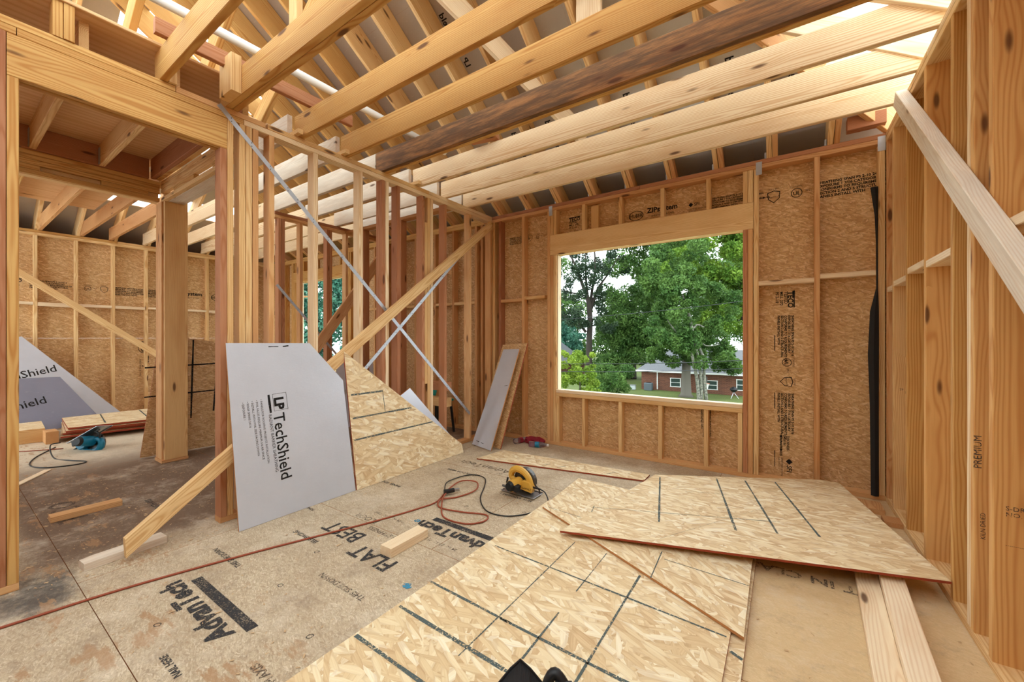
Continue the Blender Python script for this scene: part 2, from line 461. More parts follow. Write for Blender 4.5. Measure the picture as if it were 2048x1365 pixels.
ftext('24 oc  23/32  T&G', -2.1, 1.78, .035, 180, 'ink_faint', .0006)
ftext('BEST IN CLASS', .45, 2.55, .10, 180, 'ink_faint', .002)
ftext('TECO', -3.9, .62, .2, 180, 'ink_faint', .002)
for s_, x_, y_, z_, r_ in (('SELF SPACING', -2.3, 1.32, .04, 180), ('PANEL EDGE', -2.6, 2.2, .045, 180), ('SUBFLOOR 48/24', -2.25, 2.75, .045, 180), ('THIS SIDE DOWN', -2.4, .95, .04, 180), ('32/16  EXPOSURE 1', -1.55, 2.55, .035, 180), ('SIZED FOR SPACING', -.95, .80, .04, 180),
                        ('TONGUE', -2.75, 1.55, .03, 180), ('NAIL HERE', -1.8, .52, .035, 180), ('STRENGTH AXIS', -3.6, .95, .05, 180)): ftext(s_, x_, y_, z_, r_, 'ink_soft', .0008)
for x_, y_ in ((-2.2, .55), (-2.05, .98), (-1.6, .88), (-1.35, .62), (-1.9, 2.2), (-1.65, 2.05), (-2.35, 2.6), (-2.2, 1.25), (-1.5, 2.35), (-1.2, .82), (-2.1, 2.9)):
    ring('printed_ring', floor, x_, y_, .012, .003, M['ink_soft'], 1.3, .0015, random.uniform(0, 90), 10, FF)
mesh('blue_splash', [(-2.02 + .025 * math.cos(a), 1.84 + .02 * math.sin(a), .0014) for a in np.linspace(0, 6, 9)], [tuple(range(9))], M['ink_blue'], None, floor)
mesh('blue_splash', [(-1.53 + .028 * math.cos(a), 1.33 + .022 * math.sin(a), .0014) for a in np.linspace(0, 6, 9)], [tuple(range(9))], M['ink_blue'], None, floor)

# ------------------------------------------------------------------ sheathing panels with stamps
def wall_panel(parent, F, w, h, mats=None):
    e = .0002
    return sheet('sheathing_panel', [(e, e), (w - e, e), (w - e, h - e), (e, h - e)], F, .012, mats or [M['osb_wall'], M['osb_edge'], M['felt']], parent)
LOREM = ['SHEATHING SPAN PS 2-10 24/16', 'EXPOSURE 1 7/16 CATEGORY', 'CONFORMS TO REQUIREMENTS OF', 'SECTION 2 AND 5 STRUCTURAL', 'PANELS INSTALL WITH', 'MILL 370']
def stamps(pan, items, x, y, rot, s=1.0, mat='ink'):
    """a row of approval stamps; items advance along the reading direction"""
    c, sn = math.cos(R(rot)), math.sin(R(rot))
    for it in items:
        def at(dx, dy): return (x + (dx * c - dy * sn) * s, y + (dx * sn + dy * c) * s)
        if it == 'HUBER':
            px, py = at(.12, .05); ring('printed_logo', pan, px, py, .07 * s, .008 * s, M[mat], 1.55, rot=rot)
            px, py = at(.12, .022); text('printed_lettering', pan, 'HUBER', px, py, .075 * s, rot, M[mat], align='CENTER', bold=.0015 * s, sx=.8); adv = .28
        elif it == 'ZIP':
            px, py = at(0, .06); text('printed_lettering', pan, 'ZIPsystem', px, py, .10 * s, rot, M[mat], bold=.003 * s)
            px, py = at(.06, .0); text('printed_lettering', pan, 'SHEATHING & TAPE', px, py, .035 * s, rot, M[mat]); adv = .56
        elif it == 'SFI':
            px, py = at(.03, .07)
            mesh('printed_logo', [(px + .03 * s * math.cos(a), py + .03 * s * math.sin(a), .001) for a in np.linspace(0, 2 * math.pi, 5)[:4]], [(0, 1, 2, 3)], M[mat], W[pan.name], pan)
            px, py = at(.07, .05); text('printed_lettering', pan, 'SFI', px, py, .06 * s, rot, M[mat], bold=.001 * s)
            px, py = at(0, .0); text('printed_lettering', pan, 'CERTIFIED SOURCING\nSFI-01072', px, py, .024 * s, rot, M[mat]); adv = .28
        elif it == 'UL':
            px, py = at(.05, .05); ring('printed_logo', pan, px, py, .042 * s, .006 * s, M[mat])
            px, py = at(.05, .032); text('printed_lettering', pan, 'UL', px, py, .045 * s, rot, M[mat], align='CENTER', bold=.001 * s)
            px, py = at(.05, .10); text('printed_lettering', pan, 'CLASSIFIED', px, py, .02 * s, rot, M[mat], align='CENTER')
            px, py = at(.11, .05); text('printed_lettering', pan, '3PLL', px, py, .026 * s, rot, M[mat]); adv = .2
        elif it == 'SHIELD':
            px, py = at(.05, .05)
            T_ = W[pan.name] @ Matrix.Translation((px, py, .001)) @ Matrix.Rotation(R(rot), 4, 'Z')
            o_ = [(-.05, .04), (0, .055), (.05, .04), (.045, -.02), (0, -.06), (-.045, -.02)]
            vv = [(a * s, b * s, 0) for a, b in o_] + [(a * s * .86, b * s * .86, 0) for a, b in o_]
            mesh('printed_logo', vv, [(i, (i + 1) % 6, (i + 1) % 6 + 6, i + 6) for i in range(6)], M[mat], T_, pan)
            px, py = at(.05, .04); text('printed_lettering', pan, 'Warnock', px, py, .024 * s, rot + 8, M[mat], align='CENTER')
            px, py = at(.05, .11); text('printed_lettering', pan, '2015 IRC', px, py, .022 * s, rot, M[mat], align='CENTER'); adv = .17
        elif it == 'TECO':
            px, py = at(0, .06); text('printed_lettering', pan, 'TECO', px, py, .065 * s, rot, M[mat], bold=.002 * s)
            a, b = at(-.005, .112), at(.17, .112); mark('printed_bar', pan, a, b, .012 * s, M[mat], .001)
            px, py = at(0, .03); text('printed_lettering', pan, 'TESTED\nMILL 370\nPS 2-10', px, py, .038 * s, rot, M[mat], bold=.001 * s); adv = .25
        elif it == 'ARROW':
            a, b = at(0, 0), at(.17, 0); mark('printed_arrow', pan, a, b, .008 * s, M[mat], .001)
            for q, sg in ((a, 1), (b, -1)):
                e1 = (q[0] + (.025 * sg * c - .015 * sn) * s, q[1] + (.025 * sg * sn + .015 * c) * s)
                e2 = (q[0] + (.025 * sg * c + .015 * sn) * s, q[1] + (.025 * sg * sn - .015 * c) * s)
                flat('printed_arrow', pan, [q, e1, e2], M[mat])
            px, py = at(0, .05); text('printed_lettering', pan, 'THICKNESS\n0.418 IN\nSTRENGTH AXIS', px, py + 0, .030 * s, rot, M[mat], bold=.001 * s); adv = .24
        else:
            px, py = at(0, .09); text('printed_lettering', pan, '\n'.join(LOREM[:5]), px, py, .030 * s, rot, M[mat], bold=.0012 * s); adv = .44
        x += adv * c * s; y += adv * sn * s

# ------------------------------------------------------------------ window wall (back)
wb = struct('wall_back', (0, YB, 0))
def bstud(x0, x1, z0=.038, z1=S2, m='fir', y0=YB, d=T4, par=None, nm='stud'):
    return lum(nm, (x0, x1), (y0, y0 + d), (z0, z1), M[m], par or wb)
lum('bottom_plate', (-3.15, XR), (YB, YB + T4), (0, .038), M['fir'], wb)
lum('top_plate', (-3.2, XR + .14), (YB, YB + T4), (S2, S1 - .001), M['fir'], wb)
lum('top_plate', (-3.06, -1.2), (YB, YB + T4), (S1, PT), M['fir_red'], wb)
lum('top_plate', (-1.197, XR + .14), (YB, YB + T4), (S1, PT), M['fir_red'], wb)
for a, b, m in ((-3.137, -3.10, 'fir'), (-3.06, -3.022, 'pine'), (-2.96, -2.922, 'fir_red'), (-2.615, -2.577, 'fir'), (-2.262, -2.225, 'fir'),
                (-.218, -.18, 'pine'), (.203, .241, 'fir'), (.59, .628, 'pine')):
    bstud(a, b, m=m)
lum('blocking', (-2.922, -2.615), (YB, YB + T4), (1.665, 1.703), M['fir'], wb)
lum('blocking', (-2.577, -2.30), (YB + .005, YB + T4), (1.685, 1.723), M['pine'], wb)
lum('blocking', (-.18, .203), (YB + .004, YB + T4), (1.675, 1.713), M['white_wood'], wb)
lum('blocking', (.241, .59), (YB + .002, YB + T4), (1.70, 1.738), M['white_wood'], wb)
# window opening
win = struct('window_1', (-1.22, YB, .6))
def wl_(nm, x, y, z, m): return lum(nm, x, y, z, M[m], win)
wl_('jack_stud', (-2.223, -2.186), (YB, YB + T4), (.038, 2.171), 'fir'); wl_('jack_stud', (-2.184, -2.147), (YB, YB + T4), (.038, 2.171), 'pine')
wl_('jack_stud', (-.298, -.261), (YB, YB + T4), (.038, 2.171), 'fir_red'); wl_('jack_stud', (-.259, -.222), (YB, YB + T4), (.038, 2.171), 'fir')
wl_('header', (-2.223, -.22), (YB, YB + .038), (2.173, 2.405), 'pine'); wl_('header', (-2.223, -.22), (YB + .05, YB + T4), (2.173, 2.405), 'pine')
wl_('window_sill', (-2.145, -.30), (YB, YB + T4), (.60, .636), 'white_wood')
wl_('window_sill', (-2.145, -.30), (YB, YB + T4), (.560, .5985), 'pine')
wl_('reveal_strip', (-2.146, -2.134), (YB + .02, YB + T4 + .012), (.638, 2.17), 'white_wood')
for x in (-2.222, -2.182, -1.83, -1.42, -1.0, -.592, -.298, -.259):
    wl_('cripple_stud', (x, x + .038 - .001), (YB, YB + T4), (2.406, S2), 'pine')
wl_('cripple_block', (-1.74, -1.655), (YB + .045, YB + .083), (2.406, 2.66), 'pine')
for x in (-2.145, -1.83, -1.42, -1.02, -.612, -.338):
    wl_('cripple_stud', (x, x + .037), (YB, YB + T4), (.038, .559), 'pine')
# sheathing: panels around the opening
YS = YB + T4 + .013
def bp(x0, x1, z0, z1): return wall_panel(wb, frame((x0, YS - .012, z0), (1, 0, 0), (0, 0, 1)), x1 - x0, z1 - z0)
pa = bp(-3.15, -2.147, 1.69, 2.755); bp(-3.15, -2.147, 0, 1.69)
pb = bp(-2.147, -.30, 2.172, 2.755); bp(-2.147, -.93, 0, .60); pe = bp(-.93, -.30, 0, .60)
pc = bp(-.30, .77, 1.70, 2.755); pd = bp(-.30, .77, 0, 1.70)
stamps(pa, ['TEXT', 'SHIELD', 'UL'], .30, .72, 0, .62)
stamps(pb, ['TECO'], .12, .33, 0, .8)
stamps(pb, ['HUBER', 'ZIP', 'SFI', 'TEXT', 'ARROW'], .80, .28, 0, .70)
stamps(pc, ['SHIELD', 'UL', 'TEXT', 'TECO'], .18, .70, 0, .95)
stamps(pd, ['TECO', 'TEXT', 'UL', 'SHIELD', 'TEXT', 'ARROW', 'SFI', 'HUBER'], .28, 1.62, -90, .82)
stamps(pe, ['TEXT'], .30, .55, -90, .6)
for z in (1.25, .75, .25): mark('printed_dash', pd, (.235, z), (.235, z - .14), .006, M['ink'])
# back wall of the rooms beyond, with its own window
wb2 = struct('wall_back_rear', (-6, YB, 0))
lum('bottom_plate', (XF, -3.15), (YB, YB + T4), (0, .038), M['fir'], wb2)
lum('top_plate', (XF, -3.2), (YB, YB + T4), (S2, S1 - .001), M['pine_gold'], wb2)
lum('top_plate', (XF, -3.07), (YB, YB + T4), (S1, PT), M['pine_gold'], wb2)
for x in (-8.7, -8.3, -8.02, -7.98, -6.1, -5.85, -5.45, -5.12, -4.9, -4.5, -4.1, -3.75, -3.35, -3.25):
    lum('stud', (x, x + .038), (YB, YB + T4), (.038, S2), M['fir' if x > -5.5 else 'pine_gold'], wb2)
w2 = struct('window_2', (-7, YB, .6))
for x in (-7.94, -7.9, -6.14, -6.18): lum('jack_stud', (x, x + .037), (YB, YB + T4), (.038, 2.30), M['pine_gold'], w2)
lum('header', (-7.94, -6.1), (YB, YB + .06), (2.302, 2.50), M['pine_gold'], w2)
lum('window_sill', (-7.86, -6.18), (YB, YB + T4), (.60, .638), M['pine'], w2)
lum('reveal_strip', (-7.86, -7.75), (YB + .06, YB + T4 + .013), (.64, 2.30), M['white_wood'], w2)
for x in (-7.9, -7.6, -7.2, -6.8, -6.4, -6.15):
    lum('cripple_stud', (x, x + .037), (YB, YB + T4), (2.502, S2), M['pine_gold'], w2)
    lum('cripple_stud', (x, x + .037), (YB, YB + T4), (.04, .598), M['pine_gold'], w2)
for a, b, z0, z1 in ((XF, -7.75, 0, 2.755), (-7.75, -6.18, 2.30, 2.755), (-7.75, -6.18, 0, .62), (-6.18, -4.74, 0, 2.755), (-4.74, -3.15, 0, 2.755)):
    wall_panel(wb2, frame((a, YS - .012, z0), (1, 0, 0), (0, 0, 1)), b - a, z1 - z0)
for a, b in ((-4.86, -4.5), (-4.46, -4.1), (-4.06, -3.75), (-3.71, -3.35), (-5.81, -5.45), (-5.41, -5.12)):
    lum('blocking', (a + .001, b - .001), (YB, YB + T4), (1.67, 1.708), M['pine'], wb2)

# ------------------------------------------------------------------ partition with the opening (left)
wlft = struct('wall_left', (XL, 1, 0))
def lstud(y0, y1, m, z0=.038, z1=S2, x1=XL, d=T4, nm='stud'):
    return lum(nm, (x1 - d, x1), (y0, y1), (z0, z1), M[m], wlft)
for y0, y1, m in ((1.124, 1.160, 'pine'), (1.195, 1.233, 'pine'), (1.236, 1.274, 'pine'), (1.278, 1.315, 'fir'), (1.384, 1.421, 'fir'),
                  (1.712, 1.750, 'pine_pale'), (2.121, 2.159, 'pine_pale'), (2.36, 2.398, 'fir_red'), (2.4, 2.438, 'pine_pale'), (2.534, 2.572, 'fir_red'),
                  (2.852, 2.889, 'fir_red'), (2.93, 2.967, 'pine'), (2.971, 3.009, 'pine_pale'), (3.177, 3.215, 'fir_red'), (3.596, 3.634, 'mix'), (4.0, 4.036, 'fir')):
    lstud(y0, y1, m)
lstud(1.084, 1.122, 'fir_red', z1=2.478, nm='jack_stud')
lstud(2.891, 2.928, 'pine', .75, 2.42)                   # short scab between studs
# front post at the frame's edge
lstud(.172, .210, 'fir_red', z0=.038, nm='king_stud'); lstud(.212, .249, 'pine_gold', z0=.038, z1=2.478, nm='jack_stud')
for y in (-.25, -.65): lstud(y, y + .038, 'fir')
lum('bottom_plate', (XL - T4, XL), (-.9, .249), (0, .037), M['fir'], wlft)
lum('bottom_plate', (XL - T4, XL), (1.084, 4.036), (0, .037), M['fir'], wlft)
lum('header', (XL - .038, XL), (.212, 1.122), (2.480, S2 - .001), M['pine_gold'], wlft)
lum('header', (XL - T4, XL - .050), (.212, 1.122), (2.480, S2 - .001), M['pine_gold'], wlft)
lum('top_plate', (XL - T4, XL), (-.9, .24), (S2, S1 - .001), M['pine_gold'], wlft)
lum('top_plate', (XL - T4, XL), (.243, 1.22), (S2, S1 - .001), M['pine_gold'], wlft)
lum('top_plate', (XL - T4, XL), (1.223, 4.036), (S2, S1 - .001), M['pine_pale'], wlft)
lum('top_plate', (XL - T4, XL), (-.9, .85), (S1, PT - .001), M['pine_gold'], wlft)
lum('top_plate', (XL - T4, XL), (.853, 1.36), (S1, PT - .001), M['fir'], wlft)
lum('top_plate', (XL - T4, XL), (1.375, 2.95), (S1, PT - .001), M['pine'], wlft)
lum('top_plate', (XL - T4, XL), (2.953, 4.036), (S1, PT - .001), M['pine_pale'], wlft)

# ------------------------------------------------------------------ right wall
wr = struct('wall_right', (XR, 1, 0)); D6 = .14
for y0, m in ((3.785, 'pine'), (3.41, 'pine_gold'), (3.02, 'gold_wall'), (2.60, 'pine_gold'), (2.402, 'pine_pale'), (2.363, 'gold_wall'), (2.19, 'gold_wall'), (1.79, 'pine_gold'), (1.39, 'pine'), (.98, 'pine_gold'), (.57, 'pine'), (.16, 'fir'), (-.25, 'pine'), (-.65, 'fir')):
    y1 = y0 + .038
    lum('stud', (XR, XR + D6), (y0, y1), (.038, S2), M[m], wr)
lum('stud', (XR, XR + .06), (3.99, 4.028), (.038, S2), M['fir'], wr)
lum('stud', (XR + .03, XR + D6), (3.95, 3.988), (.038, S2), M['fir_red'], wr)
lum('bottom_plate', (XR, XR + D6), (-.9, YB - .003), (0, .038), M['pine'], wr)
lum('top_plate', (XR, XR + D6), (-.9, 2.0), (S2, S1 - .001), M['pine_pale'], wr)
lum('top_plate', (XR, XR + D6), (2.003, YB - .003), (S2, S1 - .001), M['pine'], wr)
lum('top_plate', (XR, XR + D6), (-.9, 3.0), (S1, PT - .001), M['pine_pale'], wr)
lum('top_plate', (XR, XR + D6), (3.003, YB - .003), (S1, PT - .001), M['pine'], wr)
for a, b, z in ((3.825, 3.99, 1.56), (3.45, 3.785, 1.58), (3.06, 3.41, 1.615), (2.64, 3.02, 1.60), (1.83, 2.19, 1.59), (1.43, 1.79, 1.6)):
    lum('blocking', (XR, XR + D6), (a + .001, b - .001), (z, z + .038), M['white_wood'], wr)
lum('shim_block', (XR - .09, XR), (3.5, 3.62), (.001, .03), M['fir'], wr); 
for y0, y1 in ((-.9, 1.62), (1.62, 2.84), (2.84, 4.13)):
    for z0, z1 in ((0, 1.22), (1.22, 2.44), (2.44, 2.76)):
        wall_panel(wr, frame((XR + D6 + .001, y1, z0), (0, -1, 0), (0, 0, 1)), y1 - y0, z1 - z0)
SR = frame((XR - .0, 3.02 - .0008, 0), (1, 0, 0), (0, 0, 1))
# grade stamps on the stud faces (they face the room's near end)
def studstamp(y, x, z, s, size, rot=0, mat='ink_soft'):
    F_ = frame((XR + x, y - .0008, z), (1, 0, 0), (0, 0, 1))
    return text('printed_lettering', wr, s, 0, 0, size, rot, M[mat], z=.0002, F=F_)
studstamp(2.363, .02, .70, 'PREMIUM', .032, 90); studstamp(2.363, .10, .70, 'UTC 103', .022, 90)
studstamp(2.363, .03, .42, 'KILN DRIED', .02, 90); studstamp(2.363, .07, .42, 'NO. 2', .034, 90)
studstamp(2.19, .03, .60, 'S-DRY\nNO. 2 SPF', .022, 0); studstamp(3.785, .03, .86, '29  BILL\n     STUD', .02, 0)
studstamp(2.19, .03, .47, '----------  --- - -', .014, 0)
# folded strip of building paper hanging in the corner
pts = [(3.985, 2.36), (3.99, 2.15), (3.995, 1.95), (3.985, 1.60), (3.96, 1.42), (3.96, 1.1), (3.965, .7), (3.96, .04)]
vv = []; ff = []
for i, (y, z) in enumerate(pts):
    wdt = (.045, .02, .012, .012, .05, .062, .05, .045)[i]
    for dx, dy in ((0, 0), (-wdt * .5, -.012), (-wdt, .004)):
        vv.append((.585 + dx, y + .03 + dy, z))
for i in range(len(pts) - 1):
    for j in range(2): ff.append((i * 3 + j, i * 3 + j + 1, i * 3 + j + 4, i * 3 + j + 3))
fs = mesh('building_paper', vv, ff, M['felt'])
so = fs.modifiers.new('t', 'SOLIDIFY'); so.thickness = .002
tag(fs, 'strip of black building paper hanging down beside the corner studs right of the window', 'building paper')

# ------------------------------------------------------------------ ceiling joists
ceil = struct('ceiling', (0, 2, PT)); JH = .184
def joist(x0, x1, y0, m, z=PT, h=JH, t=.038, nm='joist'):
    return lum(nm, (x0, x1), (y0, y0 + t), (z, z + h), M[m], ceil)
for y0, m in ((1.607, 'pine_gold'), (1.99, 'pine_gold'), (2.352, 'weathered'), (2.797, 'pine_pale'), (3.194, 'pine_pale'), (3.568, 'pine_pale')):  # near joists golden, far ones pale: difference in light put into the colour
    joist(XL - .088 + random.uniform(0, .03), XR + .13, y0, m)
joist(XL - T4, XR + .13, 2.391, 'pine_gold')
joist(XL - T4, XR + .13, 1.115, 'pine_gold'); joist(XL - T4, XR + .13, 1.155, 'pine_gold')
joist(XL - T4, XR + .13, .775, 'pine_gold'); joist(XL - T4 + .02, XL + .02, .815, 'pine')
joist(XL - T4, XL + .005, .355, 'pine_gold'); joist(XL - T4, XL + .01, .394, 'pine_gold')
for y in (-.02, -.43): joist(XL - T4, XR + .13, y, 'pine_gold')
for y in (1.56, 1.95, 2.43, 2.75): 
    joist(XL - T4, XL + .06, y, 'pine', h=.035, nm='joist_block')
lum('joist_block', (-2.995, -2.82), (1.055, 1.114), (PT + .0, PT + .235), M['pine'], ceil)
board('hanger_board', (-2.40, 1.235, 2.955), (-2.40, 1.235, 3.9), T4, .038, (1, 0, 0), M['pine'], ceil)
# rooms beyond the partition
for i, y in enumerate((1.60, 2.0, 2.40, 2.80, 3.2, 3.6)):
    joist(XM - .05, XL - T4 - .002, y - .045, 'grey_wood')
    joist(XF, XM - .052, y, 'pine_pale' if i > 0 else 'fir')
for y in (.05, .46, .86):
    joist(XM + .03, XL - T4 - .002, y, 'pine')
    joist(XF, XM - .062, y + .02, 'fir' if y > .7 else 'pine_gold')
joist(XF, XM - .05, 1.29, 'fir')
# plywood deck above the hall joists
for a, b in ((-7.66, -6.46), (-6.457, -5.25), (-5.247, -4.147), (-4.144, -3.04)):
    for y0, y1 in ((-1.4, 1.26),):
        lum('plywood_panel', (a, b), (y0, y1), (PT + JH + .001, PT + JH + .019), M['ply'], ceil)
# joist hangers
for y in (.46, .86):
    lum('joist_hanger', (XM + .026, XM + .08), (y - .006, y - .001), (PT + .01, PT + .15), M['steel'], ceil)

# hall beams
hb = struct('beam_hall', (XM, .6, 2.6))
lum('beam_ply', (XM - .04, XM), (-.9, 1.285), (2.562, 2.60), M['pine_gold'], hb)
lum('beam_ply', (XM - .04, XM), (-.9, .52), (2.602, 2.64), M['pine_gold'], hb); lum('beam_ply', (XM - .04, XM), (.88, 1.2), (2.602, 2.64), M['pine_gold'], hb)
lum('beam_ply', (XM - .04, XM), (-.9, 1.285), (2.642, 2.68), M['pine_gold'], hb)
lum('beam_ply', (XM - .1, XM), (-.9, 1.285), (2.682, 2.72), M['pine_gold'], hb)
lum('beam_ply', (XM - .1, XM), (-.9, 1.4), (2.722, PT - .001), M['pine_gold'], hb)
lum('beam_ply', (XM - .13, XM - .042), (-.9, 1.285), (2.562, 2.68), M['pine'], hb)
lum('rim_board', (XM - .01, XM + .025), (-.9, 1.20), (PT, PT + JH), M['fir_red'], hb)
# cross beam in the hall, from the right post to the square post
for z0 in (2.562, 2.642, 2.682, 2.722): lum('beam_ply', (XM + .02, XL - T4 - .003), (1.29, 1.33), (z0, z0 + .037), M['pine'], hb)
for a, b in ((-4.7, -4.2), (-3.8, -3.2)): lum('beam_ply', (a, b), (1.29, 1.33), (2.602, 2.64), M['pine_gold'], hb)
lum('beam_ply', (XM + .02, XL - T4 - .003), (1.331, 1.46), (2.562, 2.60), M['grey_wood'], hb)
lum('rim_board', (XM + .03, XL - T4 - .003), (1.21, 1.248), (PT, PT + JH), M['fir_red'], hb); lum('rim_board', (XM + .03, XL - T4 - .003), (1.25, 1.288), (PT, PT + JH), M['pine_gold'], hb)

# ------------------------------------------------------------------ far wall across the hall
wf = struct('wall_far', (XF, 1.5, 0))
def fl(nm, y, z, m, x=(XF - T4, XF)): return lum(nm, x, y, z, M[m], wf)
fl('bottom_plate', (-.9, YB - .002), (0, .038), 'fir'); fl('top_plate', (-.9, YB - .002), (S2, S1 - .001), 'pine')
fl('top_plate', (-.9, 1.7), (S1, PT - .001), 'pine_gold'); fl('top_plate', (1.702, YB - .002), (S1, PT - .001), 'pine')
ys = [-.38, .02, .42, .84, 1.235, 1.635, 2.03, 2.46, 2.88, 3.28, 3.68]
for y in ys: fl('stud', (y, y + .038), (.038, S2), 'pine')
for a, b in zip(ys[:-1], ys[1:]): fl('blocking', (a + .039, b - .001), (1.69 + random.uniform(-.02, .02), 1.735), 'white_wood')
for y0, y1 in ((-.9, 1.24), (1.24, 3.68), (3.68, 4.13)):
    for z0, z1 in ((0, 1.22), (1.22, 2.76)):
        p_ = wall_panel(wf, frame((XF - T4 - .001, y0, z0), (0, 1, 0), (0, 0, 1)), y1 - y0, z1 - z0)
        if z0 > 1 and y0 == 1.24: stamps(p_, ['UL', 'SHIELD', 'TEXT', 'TEXT', 'ZIP', 'HUBER'], .10, .72, 0, .9)
        if z0 > 1 and y0 < 0: stamps(p_, ['TECO', 'TEXT'], 1.5, .74, 0, .85)
        if z0 < 1 and y0 == 1.24: stamps(p_, ['HUBER', 'ZIP'], .74, 1.18, -90, .9)

wn_ = struct('wall_near_unseen', (-4, -1.5, 0))  # unseen wall added to darken the room; open end lights the far room
for a, b in ((-6.3, -3.86), (-3.86, -1.42), (-1.42, .77)):
    for z0, z1 in ((0, 1.22), (1.22, 2.76)):
        wall_panel(wn_, frame((b, -1.5, z0), (-1, 0, 0), (0, 0, 1)), b - a, z1 - z0)
for i in range(6, 23): lum('stud', (XF + .406 * i, XF + .406 * i + .038), (-1.495, -1.41), (0.0, S2 + .07), M['pine'], wn_)
for a, b in ((XF - T4 - .001, XF - T4 + .011), (XR + D6 - .0, XR + D6 + .012)):
    sheet('sheathing_panel', [(0, 0), (.6, 0), (.6, 2.76), (0, 2.76)], frame((b, -1.5, 0), (0, 1, 0), (0, 0, 1)), .012, [M['osb_wall'], M['osb_edge'], M['felt']], wn_)
# ------------------------------------------------------------------ inner partition seen through the studs
wi = struct('wall_inner', (XM, 3, 0))
for y0, m in ((2.40, 'fir_red'), (2.44, 'fir_red'), (2.66, 'fir'), (3.02, 'fir_red'), (3.06, 'fir_red'), (3.30, 'mix'), (3.62, 'fir_red'), (3.97, 'fir')):
    lum('stud', (XM - T4, XM), (y0, y0 + .037), (.038, S2), M[m], wi)
lum('top_plate', (XM - T4, XM), (2.36, YB - .003), (S2, S1 - .001), M['fir'], wi); lum('top_plate', (XM - T4, XM), (2.36, YB - .003), (S1, PT - .001), M['fir_red'], wi)
lum('bottom_plate', (XM - T4, XM), (2.36, YB - .003), (0, .037), M['fir'], wi)
# closet framing between partition and inner wall at the corner
wc = struct('wall_closet', (-3.9, 3.6, 0))
for x, m in ((-3.62, 'fir'), (-3.95, 'fir_red'), (-4.3, 'fir'), (-4.7, 'fir_red')):
    lum('stud', (x, x + .038), (3.30, 3.389), (.038, S2), M[m], wc)
lum('top_plate', (XM + .003, XL - T4 - .003), (3.30, 3.389), (S2, S1 - .001), M['fir'], wc)
for a, b, z, m in ((-3.58, -3.152, .62, 'fir_red'), (-3.58, -3.152, .44, 'pine'), (-3.58, -3.152, 1.95, 'fir'), (-4.26, -3.955, 1.5, 'pine')):
    lum('blocking', (a, b), (3.3, 3.389) if z != 1.5 else (3.3, 3.389), (z, z + (.10 if z < 1.2 else .05)), M[m], wc)

# ------------------------------------------------------------------ roof
roof = struct('roof', (-3, 2, 3.5)); SL = 2 / 3; CA = math.atan(SL); RH = .14
RH = .235; rv = RH / math.cos(CA) # vertical depth of a rafter
def bz(y): return PT + SL * (YB - y)      # underside height of the back slope's rafters
n_up = Vector((0, math.sin(CA), math.cos(CA)))
for i, x in enumerate([.303 - .4055 * k for k in range(23)]):
    top = -1.2
    # the hip cuts the rafters on the right
    top = max(-1.2, 3.39 + x)
    if x < -3.6: top = max(-1.2, YB - (x - XF))
    if top > 3.95: continue
    a = Vector((x, YB + .44, bz(YB + .44))) + n_up * RH / 2; b = Vector((x, top, bz(top))) + n_up * RH / 2
    board('rafter', a, b, RH, .038, n_up, M['pine' if x > -3.5 else 'pine_gold'], roof)
    board('rafter_tail', (x + .042, YB + .10, bz(YB + .1) + .055), (x + .042, YB - .42, bz(YB - .42) + .055), T4, .037, n_up, M['fir'], roof)
    if x > -3:
        lum('rafter_tie', (x - .035, x - .02), (YB - .0, YB + .02), (PT + .001, PT + .05), M['steel'], roof)
# roof panels on the back slope, foil side down
def slope_panel(pts, side):
    """pts (x,y) ring on the back slope"""
    v = [(x, y, bz(y) + rv + .002) for x, y in pts] + [(x, y, bz(y) + rv + .014) for x, y in pts]
    n = len(pts)
    org = Vector(v[0]); X_ = Vector((1, 0, 0)); Y_ = Vector((0, math.cos(CA), -math.sin(CA)))
    F_ = frame(org, X_, -Y_); Fi = F_.inverted()
    vv_ = [Fi @ Vector(q) for q in v]
    f_ = [tuple(range(n)), tuple(reversed(range(n, 2 * n)))] + [(i, i + n, (i + 1) % n + n, (i + 1) % n) for i in range(n)]
    return mesh('roof_panel', vv_, f_, [M['foil_roof'], M['osb_edge'], M['osb_wall']], F_, roof, [0, 2] + [1] * n)
rows = [4.56, 3.405, 2.39, 1.375, .36, -.655, -1.2]
roofpan = []
for r in range(6):
    y1, y0 = rows[r], rows[r + 1]
    xs = [-9.6, -7.55, -5.11, -2.67, -.23, 1.5] if r % 2 == 0 else [-9.6, -6.33, -3.89, -1.45, .9]
    for a, b in zip(xs[:-1], xs[1:]):
        # clip with the right hip x <= y-3.39 (allow the eave overhang) and left hip
        poly = [(a + .0003, y0 + .0003), (b - .0003, y0 + .0003), (b - .0003, y1 - .0003), (a + .0003, y1 - .0003)]
        def clip(poly, fn):
            out = []
            for i in range(len(poly)):
                p, q = poly[i], poly[(i + 1) % len(poly)]; fp, fq = fn(p), fn(q)
                if fp >= 0: out.append(p)
                if fp * fq < 0:
                    t = fp / (fp - fq); out.append((p[0] + (q[0] - p[0]) * t, p[1] + (q[1] - p[1]) * t))
            return out
        poly = clip(poly, lambda p: (p[1] - 3.42) - p[0]); 
        if len(poly) < 3 or (r in (2, 3) and b < -5): continue
        poly = clip(poly, lambda p: (p[0] - XF) - (YB - p[1]) + .10)
        if len(poly) < 3: continue
        roofpan.append((slope_panel(poly, 0), poly))
for a, b in ((-9.6, -7.2), (-7.2, -4.8), (-4.8, -2.4), (-2.4, 0), (0, 1.4)):
    lum('soffit_board', (a, b - .001), (YB + .115, YB + .50), (2.47, 2.482), M['osb_edge'], roof); lum('fascia_board', (a, b - .001), (YB + .502, YB + .54), (2.40, 2.66), M['pine'], roof)
